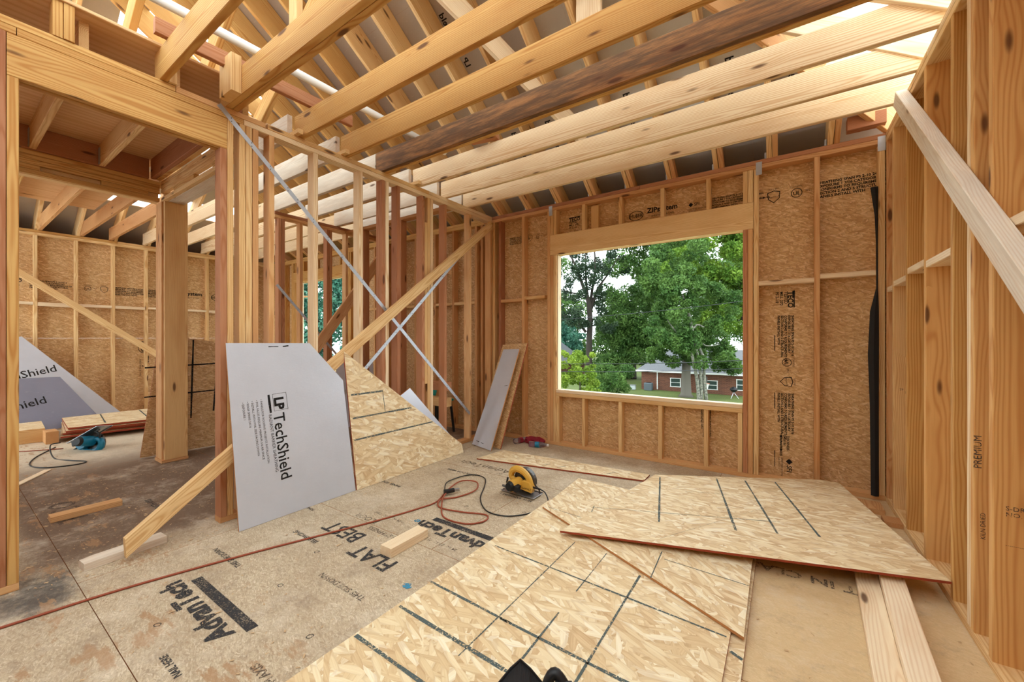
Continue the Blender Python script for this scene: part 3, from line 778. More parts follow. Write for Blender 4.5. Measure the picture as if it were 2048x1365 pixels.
for a, b in ((-1.5, .9), (.9, 3.3), (3.3, 4.9)):
    lum('soffit_board', (XF - .96, XF - T4 - .02), (a, b - .001), (2.16, 2.172), M['osb_edge'], roof); lum('fascia_board', (XF - 1.0, XF - .962), (a, b - .001), (2.15, 2.46), M['pine'], roof)
def roof_text(x, y, s, size, rot=0):
    F_ = frame((x, y, bz(y) + rv + .0005), (1, 0, 0), (0, -math.cos(CA), math.sin(CA)))
    F_ = frame((x, y, bz(y) + rv + .0005), (-1, 0, 0), (0, -math.cos(CA), math.sin(CA)))
    return text('printed_lettering', roof, s, 0, 0, size, rot, M['ink'], z=.0, F=F_, bold=.002)
for x in (.03, -.38, -1.19, -1.99, -2.4): roof_text(x, 3.90, 'LP TechShield', .085, 90)
for x, y in ((-2.1, 2.5), (-2.5, 2.9), (-1.3, 2.35), (-3.3, 2.2)): roof_text(x, y, 'LP TechShield\nradiant barrier', .08, 90)
# hip rafter on the right and the jack rafters of the open side slope
h0 = Vector((XR + .1, YB + .1, PT - .04)); hd = Vector((-1, -1, SL))
board('hip_rafter', h0 + Vector((0, 0, .08)), h0 + hd * 3.7 + Vector((0, 0, .08)), .184, .038, (0, 0, 1), M['fir'], roof)
sx_up = Vector((math.sin(CA), 0, math.cos(CA)))
def rz_(x): return PT + SL * (XR + .1 - x)
for i, y in enumerate((3.60, 3.20, 2.79, 2.39, 1.98, 1.58, 1.17, .77, .36, -.04, -.45, -.85)):
    xe = max(y - 3.39, -3.4)
    board('jack_rafter', Vector((XR + .35, y, rz_(XR + .35))) + sx_up * .0925, Vector((xe, y, rz_(xe))) + sx_up * .0925, .185, .038, sx_up, M['white_wood'], roof)
# a few side roof boards (open to the sky between)
for (x0, x1, y0, y1) in ((.15, -.25, 1.4, 3.3), (-.75, -1.15, .8, 2.6)):
    F_ = frame((x0, y0, rz_(x0) + rv + .003), (0, 1, 0), (-math.cos(CA), 0, math.sin(CA)))
    L_ = (x0 - x1) / math.cos(CA)
    sheet('roof_panel', [(0, 0), (y1 - y0, 0), (y1 - y0, L_), (0, L_)], F_, .012, [M['osb_new'], M['osb_edge'], M['foil_roof']], roof)
lum('fascia_block', (.40, .62), (YB - .10, YB - .02), (PT + .04, PT + .14), M['fir_red'], roof)
# bright board running diagonally under the rafters
board('roof_brace', (-2.35, 1.90, 4.12), (-1.536, 3.465, 3.093), .19, .038, (0, .2, 1), M['white_wood'], roof)
lum('hanger_board', (-1.27, -1.08), (2.70, 2.738), (3.42, 3.85), M['white_wood'], roof)
# left slope over the far wall
for i, y in enumerate((-.35, .06, .46, .87, 1.27, 1.68, 2.08, 2.49, 2.9, 3.3)):
    xe = min(-4.9, XF + (YB - y))
    board('jack_rafter', Vector((XF - .25, y, PT + SL * (-.25))) + Vector((-math.sin(CA), 0, math.cos(CA))) * RH / 2, Vector((xe, y, PT + SL * (xe - XF))) + Vector((-math.sin(CA), 0, math.cos(CA))) * RH / 2, RH, .038, (-math.sin(CA), 0, math.cos(CA)), M['pine'], roof)
def left_panel(x0, x1, y0, y1):
    F_ = frame((x0, y0, PT + SL * (x0 - XF) + rv + .002), (0, 1, 0), (math.cos(CA), 0, math.sin(CA)))
    L_ = (x1 - x0) / math.cos(CA)
    return sheet('roof_panel', [(0, 0), (y1 - y0, 0), (y1 - y0, L_), (0, L_)], F_, .012, [M['foil_roof'], M['osb_edge'], M['osb_wall']], roof)
for (x0, x1, y0, y1) in ((-9.68, -7.985, -1.4, 1.285), (-7.98, -6.9, -1.4, 1.285), (-6.89, -5.8, -1.4, 1.2), (-9.68, -8.38, 1.29, 2.4), (-8.1, -7.3, 1.74, 2.9), (-9.68, -8.38, 2.41, 4.6)):
    lp_ = left_panel(x0, x1, y0, y1)
F_ = frame((-8.3, 1.13, PT + SL * (-8.3 - XF) + rv - .0005), (math.cos(CA), 0, math.sin(CA)), (0, 1, 0))
text('printed_lettering', roof, 'TechShield', 0, 0, .12, 0, M['ink'], z=0, F=F_)
# ridge-side rafters above the opening, rising to the right
for i, y in enumerate((1.10, 1.52, .70)):
    a = Vector((-3.55, y, 2.98)); b = a + Vector((1.5, 0, 1.0)) * 1.1
    board('cross_rafter', a, b, .14, .038, (-.55, 0, .83), M['pine_gold'], roof)
lum('cross_plate', (-3.62, -3.53), (.5, 1.75), (2.965, 3.0), M['white_wood'], roof)

# ------------------------------------------------------------------ square post in the hall
sp = thing('wooden_post', 'square built-up timber post standing between the hall and the far room', 'post', (-5.07, 1.38, 0))
lum('post_ply', (-5.16, -5.03), (1.288, 1.326), (.03, 2.56), M['fir'], sp); lum('post_ply', (-5.16, -5.03), (1.448, 1.486), (.03, 2.56), M['fir'], sp)
lum('post_face', (-5.029, -4.991), (1.303, 1.486), (.03, 2.66), M['pine'], sp)
lum('post_face', (-5.20, -5.162), (1.288, 1.486), (.03, 2.56), M['fir'], sp)
lum('post_foot', (-5.2, -4.99), (1.28, 1.49), (0, .029), M['fir'], sp)

# ------------------------------------------------------------------ braces
def tthing(o, label, cat, group=None): return tag(o, label, cat, group)
d0, d1 = Vector((-2.945, .60, .085)), Vector((-3.035, 3.98, 2.64))
b_ = board('timber_brace', d0, d1, T4, .038, (0, -.6, .8), M['pine'], cut=(.03, .02))
tthing(b_, 'long pale board nailed diagonally across the strapped partition down to a floor block', 'brace')
b_ = board('timber_brace', (.600, 3.42, 2.72), (.600, 1.35, .98), T4, .055, (0, -.65, .76), M['grey_wood'])
tthing(b_, 'weathered whitish board slanting down across the studs of the right wall', 'brace')
b_ = board('timber_brace', (-8.66, .3, 2.45), (-8.64, 2.25, .87), T4, .038, (0, .6, .8), M['pine'])
tthing(b_, 'diagonal board nailed over the studs of the far wall', 'brace')
b_ = board('timber_brace', (-4.98, 3.95, 2.60), (-4.96, 2.55, .75), .13, .038, (0, .8, .6), M['mix'])
tthing(b_, 'brown diagonal board behind the partition studs in front of the rear window', 'brace')
def strap(p0, p1, x, label, w=.032):
    p0 = Vector((x, *p0)); p1 = Vector((x, *p1)); L = (p1 - p0).length
    o = thing('steel_strap', label, 'metal strap', p0)
    s_ = board('strap', p0, p1, w, .0016, (0, -(p1 - p0).z, (p1 - p0).y), M['steel'], o, bev=.0004)
    d = (p1 - p0).normalized(); g = G()
    q = d.cross(Vector((1, 0, 0)))
    t = .1
    while t < L:
        for s in (-1, 1):
            c = p0 + d * (t + s * .008) + q * s * .008
            g.cyl(c + Vector((.0005, 0, 0)), c + Vector((.0022, 0, 0)), .0035, M['metal_dark'], 6)
        t += .17 if int(t * 10) % 3 else .1
    tag(g.build('strap_holes', o), kind='stuff')
    return o
strap((1.075, 2.755), (3.60, .33), XL + .0015, 'galvanised steel strap running down to the right from the joist end over the post')
strap((3.90, 2.62), (1.95, .73), XL + .0042, 'galvanised steel strap running down to the left from the window corner, crossing the other')
strap((2.38, 1.87), (3.5, .62), XM + .0015, 'short steel strap seen behind the partition studs by the rear window')

# ------------------------------------------------------------------ pipe and runner on the joists
g = G(); g.tube([(-2.675, .3, 2.972), (-2.655, 1.6, 2.975), (-2.64, 2.75, 2.975)], .026, M['pvc'], 14)
pipe = g.build('plastic_pipe', None, Matrix.Identity(4), True)
tag(pipe, 'white plastic pipe lying across the tops of the ceiling joists', 'pipe')
b_ = board('runner_board', (-2.935, .72, 2.99), (-2.92, 1.95, 2.992), T4, .038, (0, 0, 1), M['fir_red'])
tag(b_, 'reddish board set on edge over the joists beside the white pipe', 'board')
b_ = board('offcut_board', (-2.3, 2.72, 2.975), (-2.05, 2.78, 2.975), T4, .038, (0, 1, 0), M['fir_red'])
tag(b_, 'short reddish offcut lying on top of the joists behind the weathered one', 'board')

# ------------------------------------------------------------------ leaning panels
def lean(name, label, cat, base_a, base_b, top_x, h, poly, mats, th=.012):
    """panel whose bottom edge runs base_a->base_b on the floor, leaning back to x=top_x at height h (upright height)"""
    a, b = Vector(base_a), Vector(base_b); X_ = (b - a).normalized()
    up = Vector((top_x - a.x, 0, h)); up = (up - X_ * up.dot(X_))
    F_ = frame(a, X_, up)
    o = sheet(name, poly, F_, th, mats); return tag(o, label, cat)
th_ = .012
fo = lean('foil_board', 'large silver foil-faced roof board leaning on the post beside the opening, clipped top right corner', 'board', (-2.83, 1.103, .012), (-2.83, 1.918, .012), -2.95, 1.19, [(0, -.01), (.825, -.01), (.772, .875), (.515, 1.177), (-.03, 1.183)], [M['foil'], M['osb_edge'], M['osb_wall']])
# text running down the board
text('printed_lettering', fo, 'TechShield', .235, .69, .105, -86, M['ink'], bold=.001)
text('printed_lettering', fo, 'LP', .245, .80, .085, -86, M['ink'], bold=.004)
text('printed_lettering', fo, 'RADIANT BARRIER SHEATHING', .205, .69, .028, -86, M['ink'])
text('printed_lettering', fo, '• PANELS FOR ROOFING PROJECTS INSTALLATION\n• FOIL FACES REQUIRE MINIMUM 3/4 AIR SPACE\n• INSTALL WITH FOIL SIDE FACING DOWN\n• ROOF SPANS 24/16\n• EXPOSURE 1', .155, .80, .019, -86, M['ink'], space=1.45)
for p0, p1, w_ in (((.21, .825), (.22, .70), .016),):
    mark('printed_bar', fo, p0, p1, w_, M['ink'])
for p0, p1 in (((.235, .825), (.325, .83)), ((.325, .83), (.335, .715)), ((.335, .715), (.243, .708)), ((.243, .708), (.235, .825))): mark('printed_frame', fo, p0, p1, .002, M['ink'])
mark('scuff_mark', fo, (.225, 1.155), (.29, 1.155), .006, M['ink']); mark('scuff_mark', fo, (.32, 1.155), (.36, 1.16), .007, M['ink'])
ot = lean('osb_offcut', 'triangular strand board offcut leaning on the partition right of the silver board', 'board', (-2.822, 1.935, .012), (-2.822, 3.20, .012), -2.965, 1.13, [(0, -.01), (1.285, -.01), (1.27, .083), (1.14, .185), (-.025, 1.11)], [M['osb_new'], M['red_edge'], M['osb_wall']])
for y_, x1 in ((.385, .88), (.56, .63), (.75, .32)): mark('marking_line', ot, (.01, y_), (x1, y_), .014, M['ink_line'])
mark('marking_line', ot, (.32, .75), (.33, .56), .005, M['ink_line'])
ot2 = sheet('foil_offcut', [(0, 0), (.8, 0), (.14, .72), (.02, .66)], frame((-2.93, 2.50, .02), (0, 1, 0), (-.10, 0, 1)), .012, [M['foil'], M['osb_edge'], M['osb_wall']])
tag(ot2, 'pointed silver offcut peeking out behind the triangular strand board', 'board')
# narrow strips leaning in the corner
def strip_lean(b0, b1, t0, t1, mats, label, nm='foil_strip'):
    b0, b1, t0, t1 = map(Vector, (b0, b1, t0, t1))
    F_ = frame(b0, b1 - b0, t0 - b0); Fi = F_.inverted()
    poly = [tuple((Fi @ p)[:2]) for p in (b0, b1, t1, t0)]
    return tag(sheet(nm, poly, F_, .012, mats), label, 'board')
fs_ = strip_lean((-2.94, 3.50, .012), (-2.60, 3.405, .012), (-2.80, 3.92, 1.085), (-2.50, 3.92, 1.065), [M['foil'], M['osb_edge'], M['osb_wall']], 'narrow silver foil-faced strip leaning in the room corner left of the window')
for s_ in ((.06, .05, .11, .05), (.15, .045, .2, .045), (.25, .72, .30, .73)): mark('scuff_mark', fs_, s_[:2], s_[2:], .006, M['ink'])
strip_lean((-3.005, 3.62, .012), (-2.55, 3.51, .012), (-2.88, 4.02, 1.14), (-2.44, 4.02, 1.13), [M['osb_wall'], M['red_edge'], M['osb_wall']], 'brown strand board strip leaning behind the narrow silver strip', 'osb_strip')

# ------------------------------------------------------------------ boards on the floor
def on_floor(name, pts, z, label, mats=None, th=.012, tilt=None):
    """polygon of world (x, y) points lying at height z (top face); tilt = function z(x, y)"""
    zz = tilt or (lambda x, y: z)
    P = [Vector((x, y, zz(x, y))) for x, y in pts]
    F_ = frame(P[0], (P[1] - P[0]), (P[-1] - P[0])); 
    if F_.col[2].z < 0: raise ValueError(name)
    Fi = F_.inverted()
    return tag(sheet(name, [tuple((Fi @ p)[:2]) for p in P], F_, th, mats or [M['osb_new'], M['red_edge'], M['osb_wall']]), label, 'board')
def wmark(o, a, b, w, mat='ink_line', nm='marking_line'):
    Fi = W[o.name].inverted(); zt = lambda p: (Fi @ Vector((p[0], p[1], 0)))
    def proj_(p):  # drop the world xy onto the sheet plane
        F_ = W[o.name]; n_ = F_.col[2].xyz; o_ = F_.translation
        z_ = o_.z - (n_.x * (p[0] - o_.x) + n_.y * (p[1] - o_.y)) / n_.z
        return tuple((Fi @ Vector((p[0], p[1], z_)))[:2])
    return mark(nm, o, proj_(a), proj_(b), w, M[mat])
s0 = on_floor('osb_sheet', [(-1.33, .5), (-.125, .5), (-.125, 2.9), (-1.33, 2.9)], .0135, 'strand board sheet at the bottom of the floor stack, showing only along its right edge')
s1 = on_floor('osb_sheet', [(-1.43, .35), (-.178, .35), (-.178, 1.80), (-.178, 2.35), (-1.43, 2.60)], .0265, 'large strand board sheet lying in the foreground with dark grid lines')
s2 = on_floor('osb_sheet', [(-1.395, 2.425), (-.130, 1.812), (-.145, 3.0), (-1.20, 3.09), (-1.43, 3.09)], .041, 'wedge-cut strand board sheet lying on the foreground sheet', [M['osb_new'], M['osb_edge'], M['osb_wall']])
# raised sheet resting on the studs
def z3(x, y): return .060 + .062 * (x + 1.12) / 1.76
s3 = on_floor('osb_sheet', [(-1.114, 2.146), (.625, 2.602), (.35, 3.93), (.235, 3.95), (-.898, 3.459)], 0, 'strand board sheet with a slanted right end propped up on studs under the window', tilt=z3)
for a, b, w in (((-1.42, .968), (-.19, .955), .018), ((-1.415, 1.184), (-.834, 1.168), .016), ((-.83, 1.168), (-.19, 1.15), .014), ((-1.43, 1.389), (-.947, 1.374), .016), ((-.999, 1.374), (-.3, 1.36), .016),
                ((-1.372, 1.838), (-.189, 1.797), .010), ((-1.009, 2.134), (-1.009, 1.122), .006), ((-.811, 2.118), (-.808, 1.72), .005), ((-.597, 2.017), (-.596, .95), .010), ((-.808, 1.546), (-.804, 1.245), .008)):
    wmark(s1, a, b, w)
for a, b, w in (((-.556, 2.285), (-.541, 2.001), .005), ((-.528, 2.213), (-.135, 2.201), .005), ((-1.36, 2.44), (-1.10, 2.42), .005)): wmark(s2, a, b, w)
for a, b, w in (((-.847, 3.415), (-.641, 2.56), .011), ((-.45, 3.595), (-.232, 2.67), .013), ((-.254, 3.65), (-.03, 2.747), .011), ((-.057, 3.722), (.167, 2.816), .011), ((-1.084, 2.568), (-.019, 2.926), .004), ((-.609, 3.185), (-.337, 3.261), .003), ((-1.083, 2.597), (-1.057, 2.489), .006), ((-.582, 2.348), (-.049, 3.218), .0015)):
    wmark(s3, a, b, w)
wmark(s0, (-.17, 1.74), (-.128, 1.72), .016)
# studs under the raised sheet and running to the camera
def stick(a, b, z0, label, m='white_wood', w=T4, h=.038, group='two by fours lying flat along the right wall', nm='loose_stud'):
    o = board(nm, (a[0], a[1], z0 + h / 2), (b[0], b[1], z0 + h / 2), w, h, (1, 0, 0) if abs(b[1] - a[1]) > abs(b[0] - a[0]) else (0, 1, 0), M[m]); return tag(o, label, 'timber', group)
stick((.26, 1.0), (.375, 3.3), .0, 'lower left stud lying flat under the propped sheet', 'white_wood', nm='loose_stud')
stick((.352, .9), (.47, 3.3), .0, 'lower right stud of the flat pair, hidden under the pale top one', 'pine_pale')
stick((.340, .95), (.463, 3.25), .039, 'pale stud on top of the flat pair running toward the viewer on the right', 'white_wood')
# strip on the floor by the far wall
st_ = on_floor('osb_strip', [(-2.55, 3.11), (-.98, 3.425), (-.98, 3.60), (-2.50, 3.50)], .0135, 'long thin strand board strip lying flat in front of the window wall', [M['osb_new'], M['red_edge'], M['osb_wall']])
for x_ in (-1.9, -1.75, -1.3): wmark(st_, (x_, 3.28 + (x_ + 1.9) * .2), (x_ + .05, 3.36 + (x_ + 1.9) * .2), .008)

def block(name, a, b, w, h, label, m, z0=0.0, wd=None):
    o = board(name, (a[0], a[1], z0 + h / 2), (b[0], b[1], z0 + h / 2), w, h, wd or (1, 0, 0), M[m], bev=.002); return tag(o, label, 'timber')
block('timber_block', (-1.84, 1.443), (-1.845, 1.725), .089, .052, 'short pale wooden block lying alone in the middle of the floor', 'white_wood')
block('timber_block', (-3.055, .455), (-3.085, .80), .089, .042, 'weathered block on the floor that the long diagonal brace stands on', 'grey_wood')
block('timber_block', (-4.03, .455), (-4.03, .80), .089, .038, 'brown wooden block lying on the dirty hall floor', 'fir')
block('timber_block', (.60 - .1, 3.88), (.60 - .1, 3.70), .15, .035, 'small offcut on the floor in the corner under the right wall', 'fir')
# dark strip edge lying on the wedge sheet

# ------------------------------------------------------------------ left room: sheets, stack, leaning board
lf = tag(sheet('foil_board', [(0, 0), (1.62, 0), (.62, 1.25), (.05, 1.15)], frame((-8.40, .10, .02), (.02, 1, 0), (-.2, 0, 1)), .012, [M['foil'], M['osb_edge'], M['osb_wall']]), 'bright foil-faced sheet leaning on the far wall behind the greyer one', 'board')
text('printed_lettering', lf, 'TechShield', .34, .60, .14, 14, M['ink'], bold=.001)
lf2 = tag(sheet('foil_board', [(0, 0), (1.42, 0), (1.02, .72), (.1, .74)], frame((-7.98, .0, .02), (.02, 1, 0), (-.40, 0, 1)), .012, [M['foil_grey'] if 'foil_grey' in M else foil('radiant_barrier_dull', lin(150, 150, 162)), M['osb_edge'], M['osb_wall']]), 'dull grey foil-faced sheet leaning in front of the bright one by the far wall', 'board')
text('printed_lettering', lf2, 'TechShield', .30, .22, .14, 14, M['ink'], bold=.001)
stk_lab = ['top sheet of the pile by the blue saw, with dark lines', 'second sheet of the red-edged pile by the blue saw', 'third sheet of the red-edged pile by the blue saw', 'bottom sheet of the red-edged pile by the blue saw']
for i in range(4):
    z = .165 - i * .030
    dx = (0, .02, -.03, .0)[i]
    o = on_floor('osb_sheet', [(-6.95 + dx, .93 - .02 * i), (-6.72 + dx, 2.2), (-7.85 + dx, 2.35), (-7.90 + dx, 1.0)], z, stk_lab[i], [M['osb_new'], M['red_edge'], M['osb_wall']], th=.022)
    o['group'] = 'red-edged sheets piled in the far room'
    if i == 0:
        wmark(o, (-7.85, 1.35), (-7.0, 1.25), .016); wmark(o, (-7.82, 1.75), (-6.95, 1.65), .016)
o = tag(lum('timber_block', (-7.2, -6.98), (.76, .86), (0, .14), M['fir']), 'upright block at the near end of the red-edged pile', 'timber')
o = tag(lum('timber_block', (-7.8, -6.95), (2.0, 2.09), (0, .048), M['fir']), 'flat timber under the far end of the red-edged pile', 'timber')
ob = on_floor('plywood_sheet', [(-7.35, -.4), (-7.2, .78), (-7.86, .82), (-7.9, -.4)], .16, 'thick pale sheet lying at the foot of the leaning foil boards', [M['osb_new'], M['pine'], M['osb_wall']], th=.158)
# strand board leaning on the square post
P = [(-5.36, 1.205, .012), (-5.30, 1.93, .012), (-5.22, 1.93, 1.06), (-5.215, 1.76, 1.19), (-5.215, 1.56, 1.22), (-5.212, 1.42, 1.36), (-5.212, 1.33, 1.35)]
F_ = frame(P[0], Vector(P[1]) - Vector(P[0]), Vector((.15, 0, 1.3)))
Fi = F_.inverted(); lo_ = sheet('osb_offcut', [tuple((Fi @ Vector(p))[:2]) for p in P], F_, .012, [M['osb_wall'], M['red_edge'], M['osb_wall']])
tag(lo_, 'brown strand board offcut with dark lines leaning behind the square post', 'board')
for p0, p1 in (((.02, .62), (.8, .64)), ((.02, .92), (.8, .94)), ((.40, .35), (.40, 1.2)), ((.60, .4), (.62, 1.1))): mark('marking_line', lo_, p0, p1, .014, M['ink'])
wl2 = tag(board('offcut_board', (-5.6, .62, .006), (-5.15, .36, .006), .05, .01, (0, 1, 0), M['white_wood']), 'thin pale strip of wood on the hall floor near the left post', 'timber')

# ------------------------------------------------------------------ cords
def cable(name, pts, r, mat, label, cat='cord', k=7, parent=None):
    g = G(); g.tube(smoothed(pts, k), r, mat, 7); o = g.build(name, parent, None, True)
    if parent is None: tag(o, label, cat)
    return o
C_ = .0055
def fl_(x, y, z=C_ + .001): return (x, y, z)
ext = thing('extension_cord', 'long rust-coloured extension cord crossing the floor and ending in loops by the yellow saw', 'cord', (-2.3, 1.6, 0))
cable('cord', [fl_(-2.78, -.25), fl_(-2.71, .17), fl_(-2.64, .539), fl_(-2.485, 1.023), fl_(-2.36, 1.35), fl_(-2.239, 1.671), fl_(-2.15, 1.97), fl_(-2.13, 2.13), fl_(-2.22, 2.34),
               fl_(-2.24, 2.52, .02), fl_(-2.12, 2.58, .02), fl_(-2.02, 2.45, .015), fl_(-2.06, 2.28), fl_(-2.12, 2.16, .013), fl_(-2.04, 2.07), fl_(-1.86, 2.10), fl_(-1.69, 2.16), fl_(-1.64, 2.08), fl_(-1.72, 1.98), fl_(-1.90, 1.97), fl_(-2.05, 2.10, .013), fl_(-2.14, 2.22, .02), fl_(-2.16, 2.30, .03)], .0055, M['cord_orange'], '', parent=ext)
g = G(); g.cyl((-2.17, 2.25, .03), (-2.13, 2.32, .032), .019, M['black'], 10, .016); g.cyl((-2.13, 2.32, .032), (-2.11, 2.355, .03), .013, M['metal'], 10); g.build('plug', ext)
ys_ = thing('circular_saw', 'yellow circular saw standing on its base plate in the middle of the room', 'power saw', (-1.70, 2.62, 0))
def saw(root, F0, body, accent, cap):
    g = G(); g.box((0, .0, .012), (.31, .135, .004), M['metal'], bev=.2); g.box((0, .068, .016), (.31, .004, .01), M['metal']); b0 = g.build('base_plate', root, F0)
    g = G()
    pr = [(math.cos(a) * .098, math.sin(a) * .098) for a in np.linspace(R(-8), R(188), 15)]
    g.prism(pr, .04, M['metal_dark'], Matrix.Translation((.02, .03, .10)) @ Matrix.Rotation(R(90), 4, 'X'), .1); g.build('blade_guard', root, F0)
    g = G(); g.prism([(math.cos(a) * .092, math.sin(a) * .092) for a in np.linspace(0, 2 * math.pi, 25)[:24]], .002, M['metal'], Matrix.Translation((.02, .045, .10)) @ Matrix.Rotation(R(90), 4, 'X')); g.build('blade', root, F0)
    g = G(); g.prism([(math.cos(a) * .096, math.sin(a) * .096) for a in np.linspace(R(200), R(330), 9)] + [(.02, -.02)], .028, M['metal_dark'], Matrix.Translation((.02, .035, .10)) @ Matrix.Rotation(R(90), 4, 'X')); g.build('lower_guard', root, F0)
    # body: gear housing and handle
    g = G()
    hz = [(-.105, .115), (-.10, .165), (-.065, .205), (-.02, .208), (.04, .188), (.09, .15), (.118, .10), (.115, .05), (.085, .045), (.03, .055), (.03, .09), (.06, .10), (.055, .125), (.01, .150), (-.03, .162), (-.055, .150), (-.062, .125), (-.04, .10), (-.01, .09), (-.03, .06), (-.08, .075)]
    # concave outline: build as a swept band instead of one polygon
    g.tube(smoothed([(-.045, -.01, .085), (-.088, -.01, .12), (-.078, -.01, .165), (-.035, -.01, .188), (.03, -.01, .175), (.078, -.01, .135), (.10, -.01, .085)], 5), [.020 + .006 * math.sin(i * .1) for i in range(31)], body, 10)
    g.prism([(-.02, .05), (.115, .035), (.125, .07), (.10, .115), (.05, .12), (.0, .10)], .055, body, Matrix.Translation((0, -.012, 0)) @ Matrix.Rotation(R(90), 4, 'X'), .12)
    g.build('handle', root, F0, False)
    g = G(); g.cyl((-.01, -.01, .085), (-.02, -.12, .085), .046, body, 18, .043); g.cyl((-.0202, -.1205, .085), (-.022, -.142, .085), .041, cap, 18, .03)
    g.box((.03, -.10, .075), (.03, .05, .05), cap, Matrix.Rotation(.2, 3, 'Y')); g.build('motor_housing', root, F0)
    g = G(); g.tube([(-.09, -.03, .03), (-.12, -.03, .07), (-.11, -.03, .11)], .008, M['black'], 8); g.tube([(-.10, -.03, .035), (-.15, -.05, .045)], .009, M['metal_dark'], 8); g.build('depth_lever', root, F0)
    g = G(); g.tube(smoothed([(.12, .02, .08), (.145, .03, .05), (.15, .035, .02)]), .006, M['metal_dark'], 6); g.build('guard_arm', root, F0)
    g = G(); g.tube([(.10, -.01, .075), (.19, -.02, .078)], [.009, .006], M['black'], 8); g.build('cord_sleeve', root, F0)
F0 = Matrix.Translation((-1.705, 2.63, .001)) @ Matrix.Rotation(R(-2), 4, 'Z')
saw(ys_, F0, M['yellow'], M['yellow'], M['black'])
cable('power_cord', [(-1.515, 2.605, .078), (-1.47, 2.60, .06), (-1.43, 2.56, .006), (-1.44, 2.40, .006), (-1.50, 2.28, .006), (-1.60, 2.21, .006), (-1.74, 2.22, .006), (-1.90, 2.36, .006), (-2.02, 2.56, .006), (-2.13, 2.71, .006), (-2.25, 2.74, .008), (-2.32, 2.66, .01), (-2.34, 2.54, .012), (-2.31, 2.42, .02), (-2.23, 2.32, .012), (-2.16, 2.27, .03)], .0045, M['cord_black'], '', parent=ys_)
text('printed_lettering', ys_, 'DeWALT', 0, 0, .022, 0, M['ink'], z=0, F=F0 @ frame((.03, -.0405, .055), (1, 0, 0), (0, 0, 1)))
bs = thing('circular_saw', 'blue circular saw lying tipped over on the floor of the far room', 'power saw', (-6.35, .95, 0))
F1 = Matrix.Translation((-6.33, 1.0, .10)) @ Matrix.Rotation(R(25), 4, 'Z') @ Matrix.Rotation(R(62), 4, 'X') @ Matrix.Rotation(R(24), 4, 'Y') @ Matrix.Scale(1.25, 4)
F1 = Matrix.Translation((-6.30, 1.02, .085)) @ Matrix.Rotation(R(35), 4, 'Z') @ Matrix.Rotation(R(150), 4, 'Y') @ Matrix.Rotation(R(10), 4, 'X') @ Matrix.Translation((0, 0, -.10)) @ Matrix.Scale(1.2, 4)
saw(bs, F1, M['cyan'], M['cyan'], M['black'])
cable('power_cord', [(-6.40, .80, .10), (-6.32, .72, .10), (-6.1, .72, .006), (-5.85, .80, .006), (-5.68, .88, .006), (-5.62, .80, .006), (-5.72, .62, .006), (-5.95, .55, .006), (-6.3, .62, .006), (-6.7, .80, .006)], .0055, M['cord_black'], '', parent=bs)
cable('extension_cord', [(-6.55, .84, .006), (-6.7, .62, .006), (-6.8, .45, .006), (-6.4, .2, .006), (-6.0, .32, .006), (-5.7, .35, .006), (-5.8, .2, .006)], .005, M['cord_orange'], 'thin reddish extension cord on the far room floor beside the blue saw')

# ------------------------------------------------------------------ bottles and bag of rubbish by the wall
clear = NT('clear_plastic'); clear.b.inputs['Transmission Weight'].default_value = .9; clear.b.inputs['IOR'].default_value = 1.15
M['clear'] = clear.fin(lin(226, 226, 240), .15); 
redp = NT('pink_film'); redp.b.inputs['Transmission Weight'].default_value = .5; redp.b.inputs['IOR'].default_value = 1.1; M['pink'] = redp.fin(lin(176, 60, 76), .3)
def bottle(x, y, rz, label, cap, body):
    o = thing('plastic_bottle', label, 'bottle', (x, y, 0), group=None)
    T_ = Matrix.Translation((x, y, .034)) @ Matrix.Rotation(rz, 4, 'Z') @ Matrix.Rotation(R(90), 4, 'Y')
    g = G(); g.lathe([(.026, 0), (.032, .008), (.030, .04), (.032, .06), (.030, .09), (.032, .13), (.024, .17), (.013, .195), (.012, .205)], M['clear'] if body is None else body, None, 14); g.build('body', o, T_, True)
    g = G(); g.lathe([(.015, .203), (.015, .222), (.013, .224)], cap, None, 12); g.build('cap', o, T_)
    g = G(); g.lathe([(.0325, .07), (.0325, .115)], M['cyan'] if cap == M['white'] else M['pink'], None, 14); g.build('wrapper', o, T_)
    return o
bottle(-2.56, 3.80, R(70), 'empty clear bottle with a dark cap lying left of the pink plastic rubbish', M['black'], None)
bottle(-2.36, 3.80, R(20), 'clear bottle with a pale blue wrapper lying right of the pink plastic rubbish', M['white'], None)
g = G(); bm = bmesh.new(); bmesh.ops.create_icosphere(bm, subdivisions=3, radius=1)
vv = []
for v in bm.verts:
    p = v.co.copy(); nz = mnoise.noise(p * 2.2) * .35 + mnoise.noise(p * 6) * .18
    p = p * (1 + nz); vv.append((p.x * .13, p.y * .065, max(p.z * .05 + .035, .001)))
ff = [tuple(q.index for q in f.verts) for f in bm.faces]; bm.free()
pb_ = mesh('plastic_bag', vv, ff, M['pink'], Matrix.Translation((-2.38, 3.945, 0)))
tag(pb_, 'crumpled pinkish plastic bag lying at the foot of the window wall', 'plastic bag')

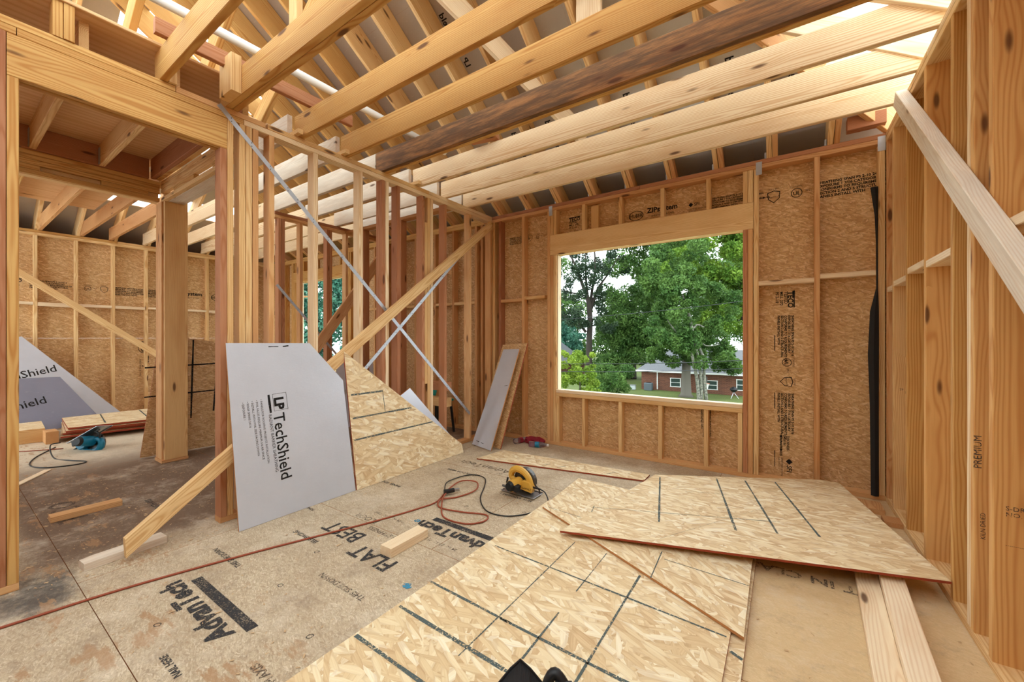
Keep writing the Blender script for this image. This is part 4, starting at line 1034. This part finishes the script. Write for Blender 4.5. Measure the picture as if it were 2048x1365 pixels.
# ------------------------------------------------------------------ things seen behind the partition
ch = thing('plastic_chair', 'teal-seated stool with a black frame standing behind the partition', 'chair', (-3.75, 3.75, 0))
g = G(); g.box((-3.72, 3.72, .42), (.32, .3, .025), M['teal']); g.build('seat', ch)
g = G(); g.prism([(-.1, 0), (.1, 0), (.16, .16), (-.05, .13)], .01, M['teal'], Matrix.Translation((-3.86, 3.72, .43)) @ Matrix.Rotation(R(90), 4, 'X')); g.build('backrest', ch)
for dx, dy in ((-.13, -.12), (.13, -.12), (-.13, .12), (.13, .12)):
    g = G(); g.tube([(-3.72 + dx, 3.72 + dy, .41), (-3.72 + dx * 1.25, 3.72 + dy * 1.25, .0)], .017, M['black'], 8); g.build('leg', ch)
fb = tag(sheet('foil_board', [(0, 0), (.6, 0), (.6, .9), (.1, .95)], frame((-4.9, 3.0, .02), (.2, 1, 0), (-.12, 0, 1)), .012, [M['foil'], M['osb_edge'], M['osb_wall']]), 'silver panel standing behind the partition studs, tip above the diagonal board', 'board')

# ------------------------------------------------------------------ camera bag at the bottom of the frame
bagm = NT('black_nylon'); co = bagm.objco(); rb = bagm.node('ShaderNodeTexWave'); bagm.put(co, rb.inputs['Vector']); rb.inputs['Scale'].default_value = 130; rb.inputs['Distortion'].default_value = .5
bagm.bump(rb.outputs['Fac'], .001, .6); M['nylon'] = bagm.fin(lin(24, 23, 25), .55)
bag = thing('camera_bag', 'black nylon bag with raised pointed flaps at the bottom edge of the view', 'bag', (-.60, .85, .03))
g = G(); g.box((-.60, .80, .13), (.30, .24, .20), M['nylon'], Matrix.Rotation(R(34), 3, 'Z'), .2); g.build('body', bag)
def flap(peak, w, depth, nm, hh=.14, lean_=.02):
    px, py, pz = peak; Fb = Matrix.Translation((px, py, pz)) @ Matrix.Rotation(R(34.3), 4, 'Z')
    vv = []; ff = []
    n = 9
    for i in range(n):
        t = i / (n - 1) * 2 - 1
        prof = -(math.sqrt(t * t + .01) - .1) * hh
        vv += [(t * w, -abs(t) * depth * .3, prof), (t * w * .8, -depth * .55, prof - .012), (t * w * .9, -depth, prof - hh * .8)]
    for i in range(n - 1):
        for j in range(2): ff.append((i * 3 + j, i * 3 + j + 1, i * 3 + j + 4, i * 3 + j + 3))
    o = mesh(nm, vv, ff, M['nylon'], Fb, bag, None, False)
    so = o.modifiers.new('t', 'SOLIDIFY'); so.thickness = .006
    g = G(); g.tube([(vv[i * 3][0], vv[i * 3][1] + .003, vv[i * 3][2] + .002) for i in range(n)], .004, M['black'], 6); g.build('piping', bag, Fb)
flap((-.652, 1.0, .252), .115, .12, 'flap', .115)
g = G(); g.tube(smoothed([(-.60, 1.02, .12), (-.578, 1.055, .205), (-.548, 1.065, .20), (-.49, 1.06, .13)], 5), .016, M['black'], 8); g.build('carry_handle', bag, None, True)
g = G(); g.box((-.535, 1.055, .19), (.05, .02, .03), M['black'], Matrix.Rotation(R(34), 3, 'Z')); g.build('buckle', bag)

# metal plates on the corner studs
for x, z in ((.585, 2.63), (-.20, 2.63), (-2.24, 2.63)):
    lum('corner_plate', (x, x + .045), (YB - .003, YB - .001), (z, z + .11), M['steel'], wb, bev=.0005)

# loose chips and shavings on the floor: nobody could count them
vv = []; ff = []
rng = random.Random(3)
for i in range(2000):
    if i < 1000: x, y = rng.uniform(-5.0, -2.9), rng.uniform(.25, 1.6)
    else: x, y = rng.uniform(-2.9, .6), rng.uniform(.3, 4.0)
    a = rng.uniform(0, 6.28); l_ = rng.uniform(.0025, .008) * (1 if i % 12 else 1.8); w_ = l_ * rng.uniform(.15, .5); z = .0025
    c_, s_ = math.cos(a), math.sin(a); o_ = len(vv)
    for u, v_ in ((-l_, -w_), (l_, -w_), (l_, w_), (-l_, w_)): vv.append((x + u * c_ - v_ * s_, y + u * s_ + v_ * c_, z + rng.uniform(0, .003)))
    ff.append((o_, o_ + 1, o_ + 2, o_ + 3))
cp = mesh('wood_chips', vv, ff, plain('wood_chip', lin(196, 164, 124), .8)); tag(cp, 'scattered pale wood chips and shavings on the subfloor', 'wood chips', kind='stuff')

# ------------------------------------------------------------------ outdoors
GZ = -4.5
def far(px, depth):
    s, c = math.sin(R(34.3)), math.cos(R(34.3)); l = (px - 1024) / 797 * depth
    return (l * c - depth * s, l * s + depth * c)
def zat(py, depth): return 1.22 + (677 - py) / 797 * depth
gm = NT('lawn'); p = gm.pos(); c = gm.mix(gm.noise(p, .6, 5, .7), lin(66, 84, 36), lin(120, 128, 66)); c = gm.mix(gm.step(gm.noise(p, 14, 3, .7), .4, .7), c, lin(52, 66, 30)); M['lawn'] = gm.fin(c, .9)
gr = mesh('ground', [(-120, 6, GZ), (60, 6, GZ), (60, 160, GZ), (-120, 160, GZ)], [(0, 1, 2, 3)], M['lawn']); tag(gr, kind='structure')
brm = NT('house_brick'); bt = brm.node('ShaderNodeTexBrick'); brm.put(brm.vmath('MULTIPLY', brm.objco(), (1, 1, 1)), bt.inputs['Vector'])
bt.inputs['Color1'].default_value = lin(112, 68, 50); bt.inputs['Color2'].default_value = lin(90, 54, 42); bt.inputs['Mortar'].default_value = lin(128, 104, 88)
bt.inputs['Scale'].default_value = 1; bt.inputs['Brick Width'].default_value = .3; bt.inputs['Row Height'].default_value = .1; bt.inputs['Mortar Size'].default_value = .008
M['brick'] = brm.fin(bt.outputs['Color'], .9)
rm = NT('shingle_roof'); M['shingle'] = rm.fin(rm.mix(rm.noise(rm.objco(), 9, 4, .7), lin(84, 86, 90), lin(128, 128, 130)), .9)
M['glass_dark'] = plain('window_glass', lin(52, 66, 62), .1)
YH = 45.4
def house(x0, x1, y, name, label, ez=-2.35, wins=(), rise=2.3, dep=9):
    h = thing(name, label, 'house', ((x0 + x1) / 2, y, GZ))
    mesh('brick_wall', [(0, 0, 0), (x1 - x0, 0, 0), (x1 - x0, ez - GZ, 0), (0, ez - GZ, 0)], [(0, 1, 2, 3)], M['brick'], frame((x0, y, GZ), (1, 0, 0), (0, 0, 1)), h)
    g = G(); g.box(((x0 + x1) / 2, y + dep / 2 + .05, (ez + GZ) / 2), (x1 - x0 - .02, dep, ez - GZ - .01), M['brick'], bev=.001); g.build('house_body', h)
    v = [(x0 - .5, y - .5, ez), (x1 + .5, y - .5, ez), (x1 + .5, y + dep, ez), (x0 - .5, y + dep, ez), (x0 + 2, y + dep / 2, ez + rise), (x1 - 2, y + dep / 2, ez + rise)]
    mesh('house_roof', v, [(0, 1, 5, 4), (1, 2, 5), (2, 3, 4, 5), (3, 0, 4), (3, 2, 1, 0)], M['shingle'], None, h)
    g = G(); g.box(((x0 + x1) / 2, y - .52, ez - .06), (x1 - x0 + 1, .05, .16), M['white']); g.build('fascia', h)
    for wx, ww, wz, wh in wins:
        g = G()
        g.box((wx, y - .02, wz + wh), (ww + .12, .08, .07), M['white']); g.box((wx, y - .02, wz), (ww + .12, .08, .07), M['white'])
        for s in (-1, 1): g.box((wx + s * ww / 2, y - .02, wz + wh / 2), (.07, .08, wh), M['white'])
        g.box((wx, y - .02, wz + wh / 2), (ww, .06, .05), M['white'])
        f = g.build('house_window', h)
        mesh('pane', [(wx - ww / 2, y - .025, wz), (wx + ww / 2, y - .025, wz), (wx + ww / 2, y - .025, wz + wh), (wx - ww / 2, y - .025, wz + wh)], [(0, 1, 2, 3)], M['glass_dark'], None, f)
    return h
def hx(px):  # x on the house facade plane seen at column px
    th = math.atan((px - 1024) / 797) - R(34.3); return YH * math.tan(th)
hs = house(hx(1283), hx(1560), YH, 'brick_house', 'long single-storey red brick house behind the lawn, seen through the big window', wins=((hx(1351), 1.0, -4.0, .9), (hx(1414), 1.9, -4.05, .9), (hx(1484), .9, -3.95, 1.05)))
g = G(); g.tube([(hx(1315), YH - .08, -2.5), (hx(1315), YH - .08, -4.4)], .06, M['white'], 6); g.build('downspout', hs)
h2 = house(far(1090, 60)[0] - 6, far(1160, 60)[0], 48, 'grey_roof_house', 'grey-roofed house half hidden behind shrubs at the left of the window view', rise=3.2)
ac = thing('air_conditioner', 'grey outdoor air conditioner unit standing against the brick house', 'air conditioner', (hx(1301), YH - .8, GZ))
g = G(); g.box((hx(1301), YH - .8, GZ + .42), (.8, .7, .82), plain('ac_grey', lin(92, 102, 108), .6), bev=.05)
for i in range(7): g.box((hx(1301), YH - 1.155, GZ + .12 + i * .1), (.7, .012, .02), M['metal_dark'])
g.build('casing', ac); g = G(); g.cyl((hx(1301), YH - .8, GZ + .835), (hx(1301), YH - .8, GZ + .87), .3, M['black'], 16); g.build('fan_grille', ac)
gx, gy = hx(1472) - .0, YH - 2.2
gr_ = thing('kettle_grill', 'round black kettle grill on a stand on the lawn by the brick house', 'grill', (gx, gy, GZ))
g = G(); g.lathe([(.05, 0), (.24, .12), (.33, .28), (.33, .30), (.28, .42), (.12, .52), (.03, .55)], M['black'], Matrix.Translation((gx, gy, GZ + .55)), 16); g.build('bowl', gr_, None, True)
for a in (0, 2.1, 4.2):
    g = G(); g.tube([(gx, gy, GZ + .62), (gx + math.cos(a) * .4, gy + math.sin(a) * .4, GZ)], .025, M['metal'], 6); g.build('leg', gr_)
bx, by = hx(1419), YH - 1.8
bk = thing('basketball_hoop', 'small basketball hoop with a white net beside the pale tree trunks', 'hoop', (bx, by, GZ))
g = G(); g.tube([(bx + .0 + .3 * math.cos(a), by - .3 + .3 * math.sin(a), GZ + 1.25) for a in np.linspace(0, 6.28, 17)], .02, plain('hoop_orange', lin(190, 90, 40), .6), 6); g.build('rim', bk)
g = G(); g.lathe([(.29, 0), (.2, -.25), (.15, -.5)], M['white'], Matrix.Translation((bx, by - .3, GZ + 1.24)), 12); g.build('net', bk)
g = G(); g.tube([(bx - .35, by + .1, GZ), (bx - .35, by + .1, GZ + 2.0)], .04, M['metal_dark'], 6); g.box((bx - .2, by + .05, GZ + 1.6), (.5, .04, .6), M['metal_dark']); g.build('pole', bk)
tb = thing('storage_tub', 'small pale tub standing under the dark tree left of the brick house', 'tub', (*far(1266, 44), GZ))
g = G(); tx, ty = far(1266, 44); g.box((tx, ty, GZ + .3), (.55, .4, .5), plain('tub_grey', lin(170, 176, 176), .6)); g.build('bin', tb); g = G(); g.box((tx, ty, GZ + .57), (.62, .46, .05), M['metal']); g.build('lid', tb)

def leafmat(name, a, b, dk):
    t = NT(name); p = t.pos()
    n1 = t.noise(p, .7, 3, .6); n2 = t.noise(p, 5, 3, .7)
    c = t.mix(t.step(n1, .35, .65), a, b); c = t.mix(t.math('MULTIPLY', t.step(n2, .5, .7), .6), c, dk)
    m = t.fin(c, .6, 0, .2)
    tr = t.node('ShaderNodeBsdfTranslucent'); t.put(c, tr.inputs[0]); ms = t.node('ShaderNodeMixShader'); ms.inputs[0].default_value = .25
    t.t.links.new(t.b.outputs[0], ms.inputs[1]); t.t.links.new(tr.outputs[0], ms.inputs[2]); t.t.links.new(ms.outputs[0], t.out.inputs[0])
    return m
LM = {
 'dark': leafmat('leaf_dark', lin(44, 62, 44), lin(66, 84, 58), lin(26, 38, 30)),
 'mid': leafmat('leaf_mid', lin(62, 94, 42), lin(94, 124, 58), lin(36, 56, 30)),
 'bright': leafmat('leaf_bright', lin(78, 112, 36), lin(118, 146, 50), lin(44, 70, 28)),
 'lime': leafmat('leaf_lime', lin(104, 132, 40), lin(136, 156, 56), lin(54, 80, 30)),
 'blue': leafmat('leaf_bluegreen', lin(56, 104, 86), lin(92, 140, 116), lin(34, 66, 56)),
}
def barkmat():
    t = NT('bark_pale'); p = t.objco()
    c = t.mix(t.step(t.noise(p, 6, 4, .7), .35, .65), lin(134, 130, 118), lin(74, 78, 66)); return t.fin(c, .9)
BK = {'dark': plain('bark_dark', lin(54, 46, 40), .9), 'pale': barkmat(), 'bark_mid': plain('bark_mottled', lin(104, 98, 88), .9)}
def foliage(name, parent, clumps, n, leaf, mat, seed):
    rs = np.random.RandomState(seed); C = np.array([c[:3] for c in clumps]); S = np.array([c[3] for c in clumps])
    w = S ** 2; w = w / w.sum(); k = rs.choice(len(clumps), n, p=w)
    d = rs.normal(size=(n, 3)); d /= np.linalg.norm(d, axis=1)[:, None]
    r = rs.uniform(.35, 1, n) ** .6
    P = C[k] + d * (r * S[k])[:, None] * np.array([1, 1, .8])
    A = rs.normal(size=(n, 3)); A /= np.linalg.norm(A, axis=1)[:, None]
    B = np.cross(A, rs.normal(size=(n, 3))); B /= np.linalg.norm(B, axis=1)[:, None]
    L = leaf * rs.uniform(.6, 1.3, n)[:, None]
    V = np.stack([P - A * L, P + B * L * .45, P + A * L, P - B * L * .45], 1).reshape(-1, 3)
    me = bpy.data.meshes.new(name); me.vertices.add(4 * n); me.vertices.foreach_set('co', V.ravel().astype(np.float32))
    me.loops.add(4 * n); me.loops.foreach_set('vertex_index', np.arange(4 * n, dtype=np.int32))
    me.polygons.add(n); me.polygons.foreach_set('loop_start', np.arange(0, 4 * n, 4, dtype=np.int32)); me.polygons.foreach_set('loop_total', np.full(n, 4, dtype=np.int32))
    me.materials.append(mat); me.update(); me.validate()
    return link(bpy.data.objects.new(name, me), None, parent)
def tree(name, label, px, depth, boxes, leafkey, bark, trunks, n, leaf, seed, csize=(.5, 1.1), nclump=70, back=0):
    """boxes: (px0, px1, py0, py1, weight) crown areas at the tree's own depth; trunks: lists of (px, py, radius)"""
    x, y = far(px, depth); t = thing(name, label, 'tree', (x, y, GZ))
    rs = random.Random(seed); cl = []
    tot = sum(b[4] for b in boxes)
    for b in boxes:
        for i in range(int(nclump * b[4] / tot)):
            dd = depth + back + rs.uniform(-1, 1) * depth * .06
            q = far(rs.uniform(b[0], b[1]), dd); cl.append((q[0], q[1], zat(rs.uniform(b[2], b[3]), dd), rs.uniform(*csize)))
    foliage('foliage', t, cl, n, leaf, LM[leafkey], seed)
    for tr in trunks:
        g = G(); pts = []; rr = []
        for i, (qx, qy, r_) in enumerate(tr):
            dd = depth * (1 + (.01 * math.sin(i * 2.3 + seed) if i else 0)); q = far(qx, dd); pts.append((q[0], q[1], max(zat(qy, dd), GZ))); rr.append(r_)
        sp_ = smoothed(pts, 4); rl = [rr[min(int(i / 4), len(rr) - 1)] + (rr[min(int(i / 4) + 1, len(rr) - 1)] - rr[min(int(i / 4), len(rr) - 1)]) * (i % 4) / 4 for i in range(len(sp_))]
        g.tube(sp_, rl, BK[bark], 8); g.build('trunk' if tr[0][1] > 740 else 'branch', t, None, True)
    return t
tree('bare_branched_tree', 'tall sparse tree with dark forking branches at the left of the window view', 1180, 52,
     [(1085, 1250, 440, 560, 3), (1090, 1230, 560, 660, 2)], 'dark', 'dark',
     [[(1179, 815, .45), (1178, 700, .42), (1180, 640, .38), (1176, 600, .3), (1165, 570, .22), (1150, 530, .14), (1130, 490, .06)],
      [(1180, 640, .3), (1183, 590, .2), (1190, 540, .14), (1188, 480, .07)], [(1180, 625, .26), (1195, 580, .18), (1215, 550, .1), (1240, 510, .05)],
      [(1178, 610, .2), (1172, 560, .15), (1172, 500, .08), (1180, 450, .04)], [(1172, 665, .2), (1150, 640, .12), (1120, 630, .06)], [(1165, 590, .12), (1140, 585, .08), (1110, 575, .04)]],
     17000, .17, 11, (.4, 1.0), 110)
tree('hedge_tree', 'dark wall of trees far behind the houses in the window view', 1300, 90,
     [(1090, 1560, 520, 740, 4)], 'mid', 'dark', [[(1300, 790, .6), (1300, 700, .55)]], 30000, .40, 25, (2.2, 4.0), 70)
tree('dense_tree', 'large dense dark green tree in the middle of the window view', 1260, 56,
     [(1225, 1345, 440, 570, 3), (1205, 1340, 580, 690, 5), (1200, 1300, 650, 740, 3)], 'mid', 'dark',
     [[(1262, 800, .8), (1262, 720, .7), (1260, 660, .5), (1262, 625, .3)], [(1251, 810, .55), (1255, 740, .5)]], 56000, .2, 12, (1.0, 2.0), 120)
tree('pale_trunk_tree', 'multi-stemmed tree with pale trunks in front of the brick house', 1400, 36,
     [(1290, 1480, 560, 700, 4), (1300, 1410, 660, 730, 2), (1430, 1475, 700, 745, 1), (1290, 1400, 480, 600, 2)], 'mid', 'pale',
     [[(1398, 815, .17), (1394, 760, .15), (1385, 715, .13), (1375, 690, .13), (1345, 655, .06), (1335, 640, .03)],
      [(1404, 815, .15), (1400, 740, .14), (1388, 680, .13), (1378, 630, .13), (1365, 590, .06)], [(1413, 815, .16), (1408, 750, .14), (1409, 720, .11), (1400, 700, .13), (1398, 680, .1), (1412, 692, .05), (1440, 690, .03)],
      [(1384, 660, .1), (1395, 650, .08), (1408, 655, .05)]], 44000, .15, 13, (.4, .95), 140, back=1.3)
tree('broadleaf_tree', 'tall bright green broadleaf tree at the right of the window view', 1450, 48,
     [(1330, 1520, 390, 560, 5), (1400, 1520, 540, 660, 3)], 'bright', 'dark', [[(1500, 815, .4), (1495, 700, .35), (1480, 560, .25)]], 60000, .2, 14, (.7, 1.5), 150)
tree('background_tree', 'dark tree filling the background right behind the brick house', 1370, 66,
     [(1290, 1540, 520, 690, 4), (1300, 1420, 440, 560, 2)], 'mid', 'dark', [[(1372, 790, .6), (1371, 745, .55)]], 30000, .22, 15, (1.0, 2.2), 80)
tree('young_lime_tree', 'small yellow-green tree at the lower left of the window view', 1165, 28,
     [(1125, 1190, 705, 760, 3), (1128, 1200, 750, 820, 3)], 'lime', 'dark', [[(1160, 830, .06), (1160, 740, .04)]], 9000, .10, 16, (.2, .45), 50)
tree('round_shrub', 'dark green shrub between the yellow-green tree and the brick house', 1225, 38,
     [(1185, 1255, 735, 815, 3)], 'mid', 'dark', [[(1222, 815, .05), (1220, 750, .03)]], 13000, .12, 17, (.4, .8), 50)
tree('distant_tree', 'pale hazy tree far behind the left houses', 1120, 80,
     [(1100, 1165, 640, 700, 3)], 'blue', 'dark', [[(1130, 780, .3), (1130, 680, .2)]], 9000, .24, 18, (.8, 1.6), 30)
tree('leafy_tree', 'blue-green leafy tree seen through the rear window behind the partition', 640, 24,
     [(560, 760, 540, 740, 3), (480, 600, 560, 740, 1)], 'blue', 'dark', [[(640, 815, .2), (640, 640, .12)]], 24000, .13, 19, (.5, 1.1), 90)
stump = thing('tree_trunk', 'thick mottled pale trunk standing right of the small house window', 'tree', (*far(1372, 39), GZ))
g = G(); q = far(1372, 39); g.tube([(q[0], q[1], GZ), (q[0], q[1], GZ + .3), (q[0], q[1], -2.6), (q[0] + .05, q[1], -.6)], [.75, .5, .42, .38], BK['bark_mid'], 12); g.build('trunk', stump, None, True)
for i, (a, b, lab) in enumerate((((1000, 648), (1700, 572), 'topmost overhead cable crossing the window view'), ((1000, 727), (1700, 708), 'middle overhead cable crossing the window view'), ((1000, 742), (1700, 725), 'lowest overhead cable crossing the window view'))):
    d_ = 22; pa_, pb2 = far(a[0], d_), far(b[0], d_)
    P = [(pa_[0] + (pb2[0] - pa_[0]) * t, pa_[1] + (pb2[1] - pa_[1]) * t, zat(a[1] + (b[1] - a[1]) * t, d_) - .25 * math.sin(math.pi * t)) for t in np.linspace(0, 1, 9)]
    g = G(); g.tube(P, .018 if i else .014, M['cord_black'], 5); o = g.build('overhead_cable', None, None, True); tag(o, lab, 'cable', None)
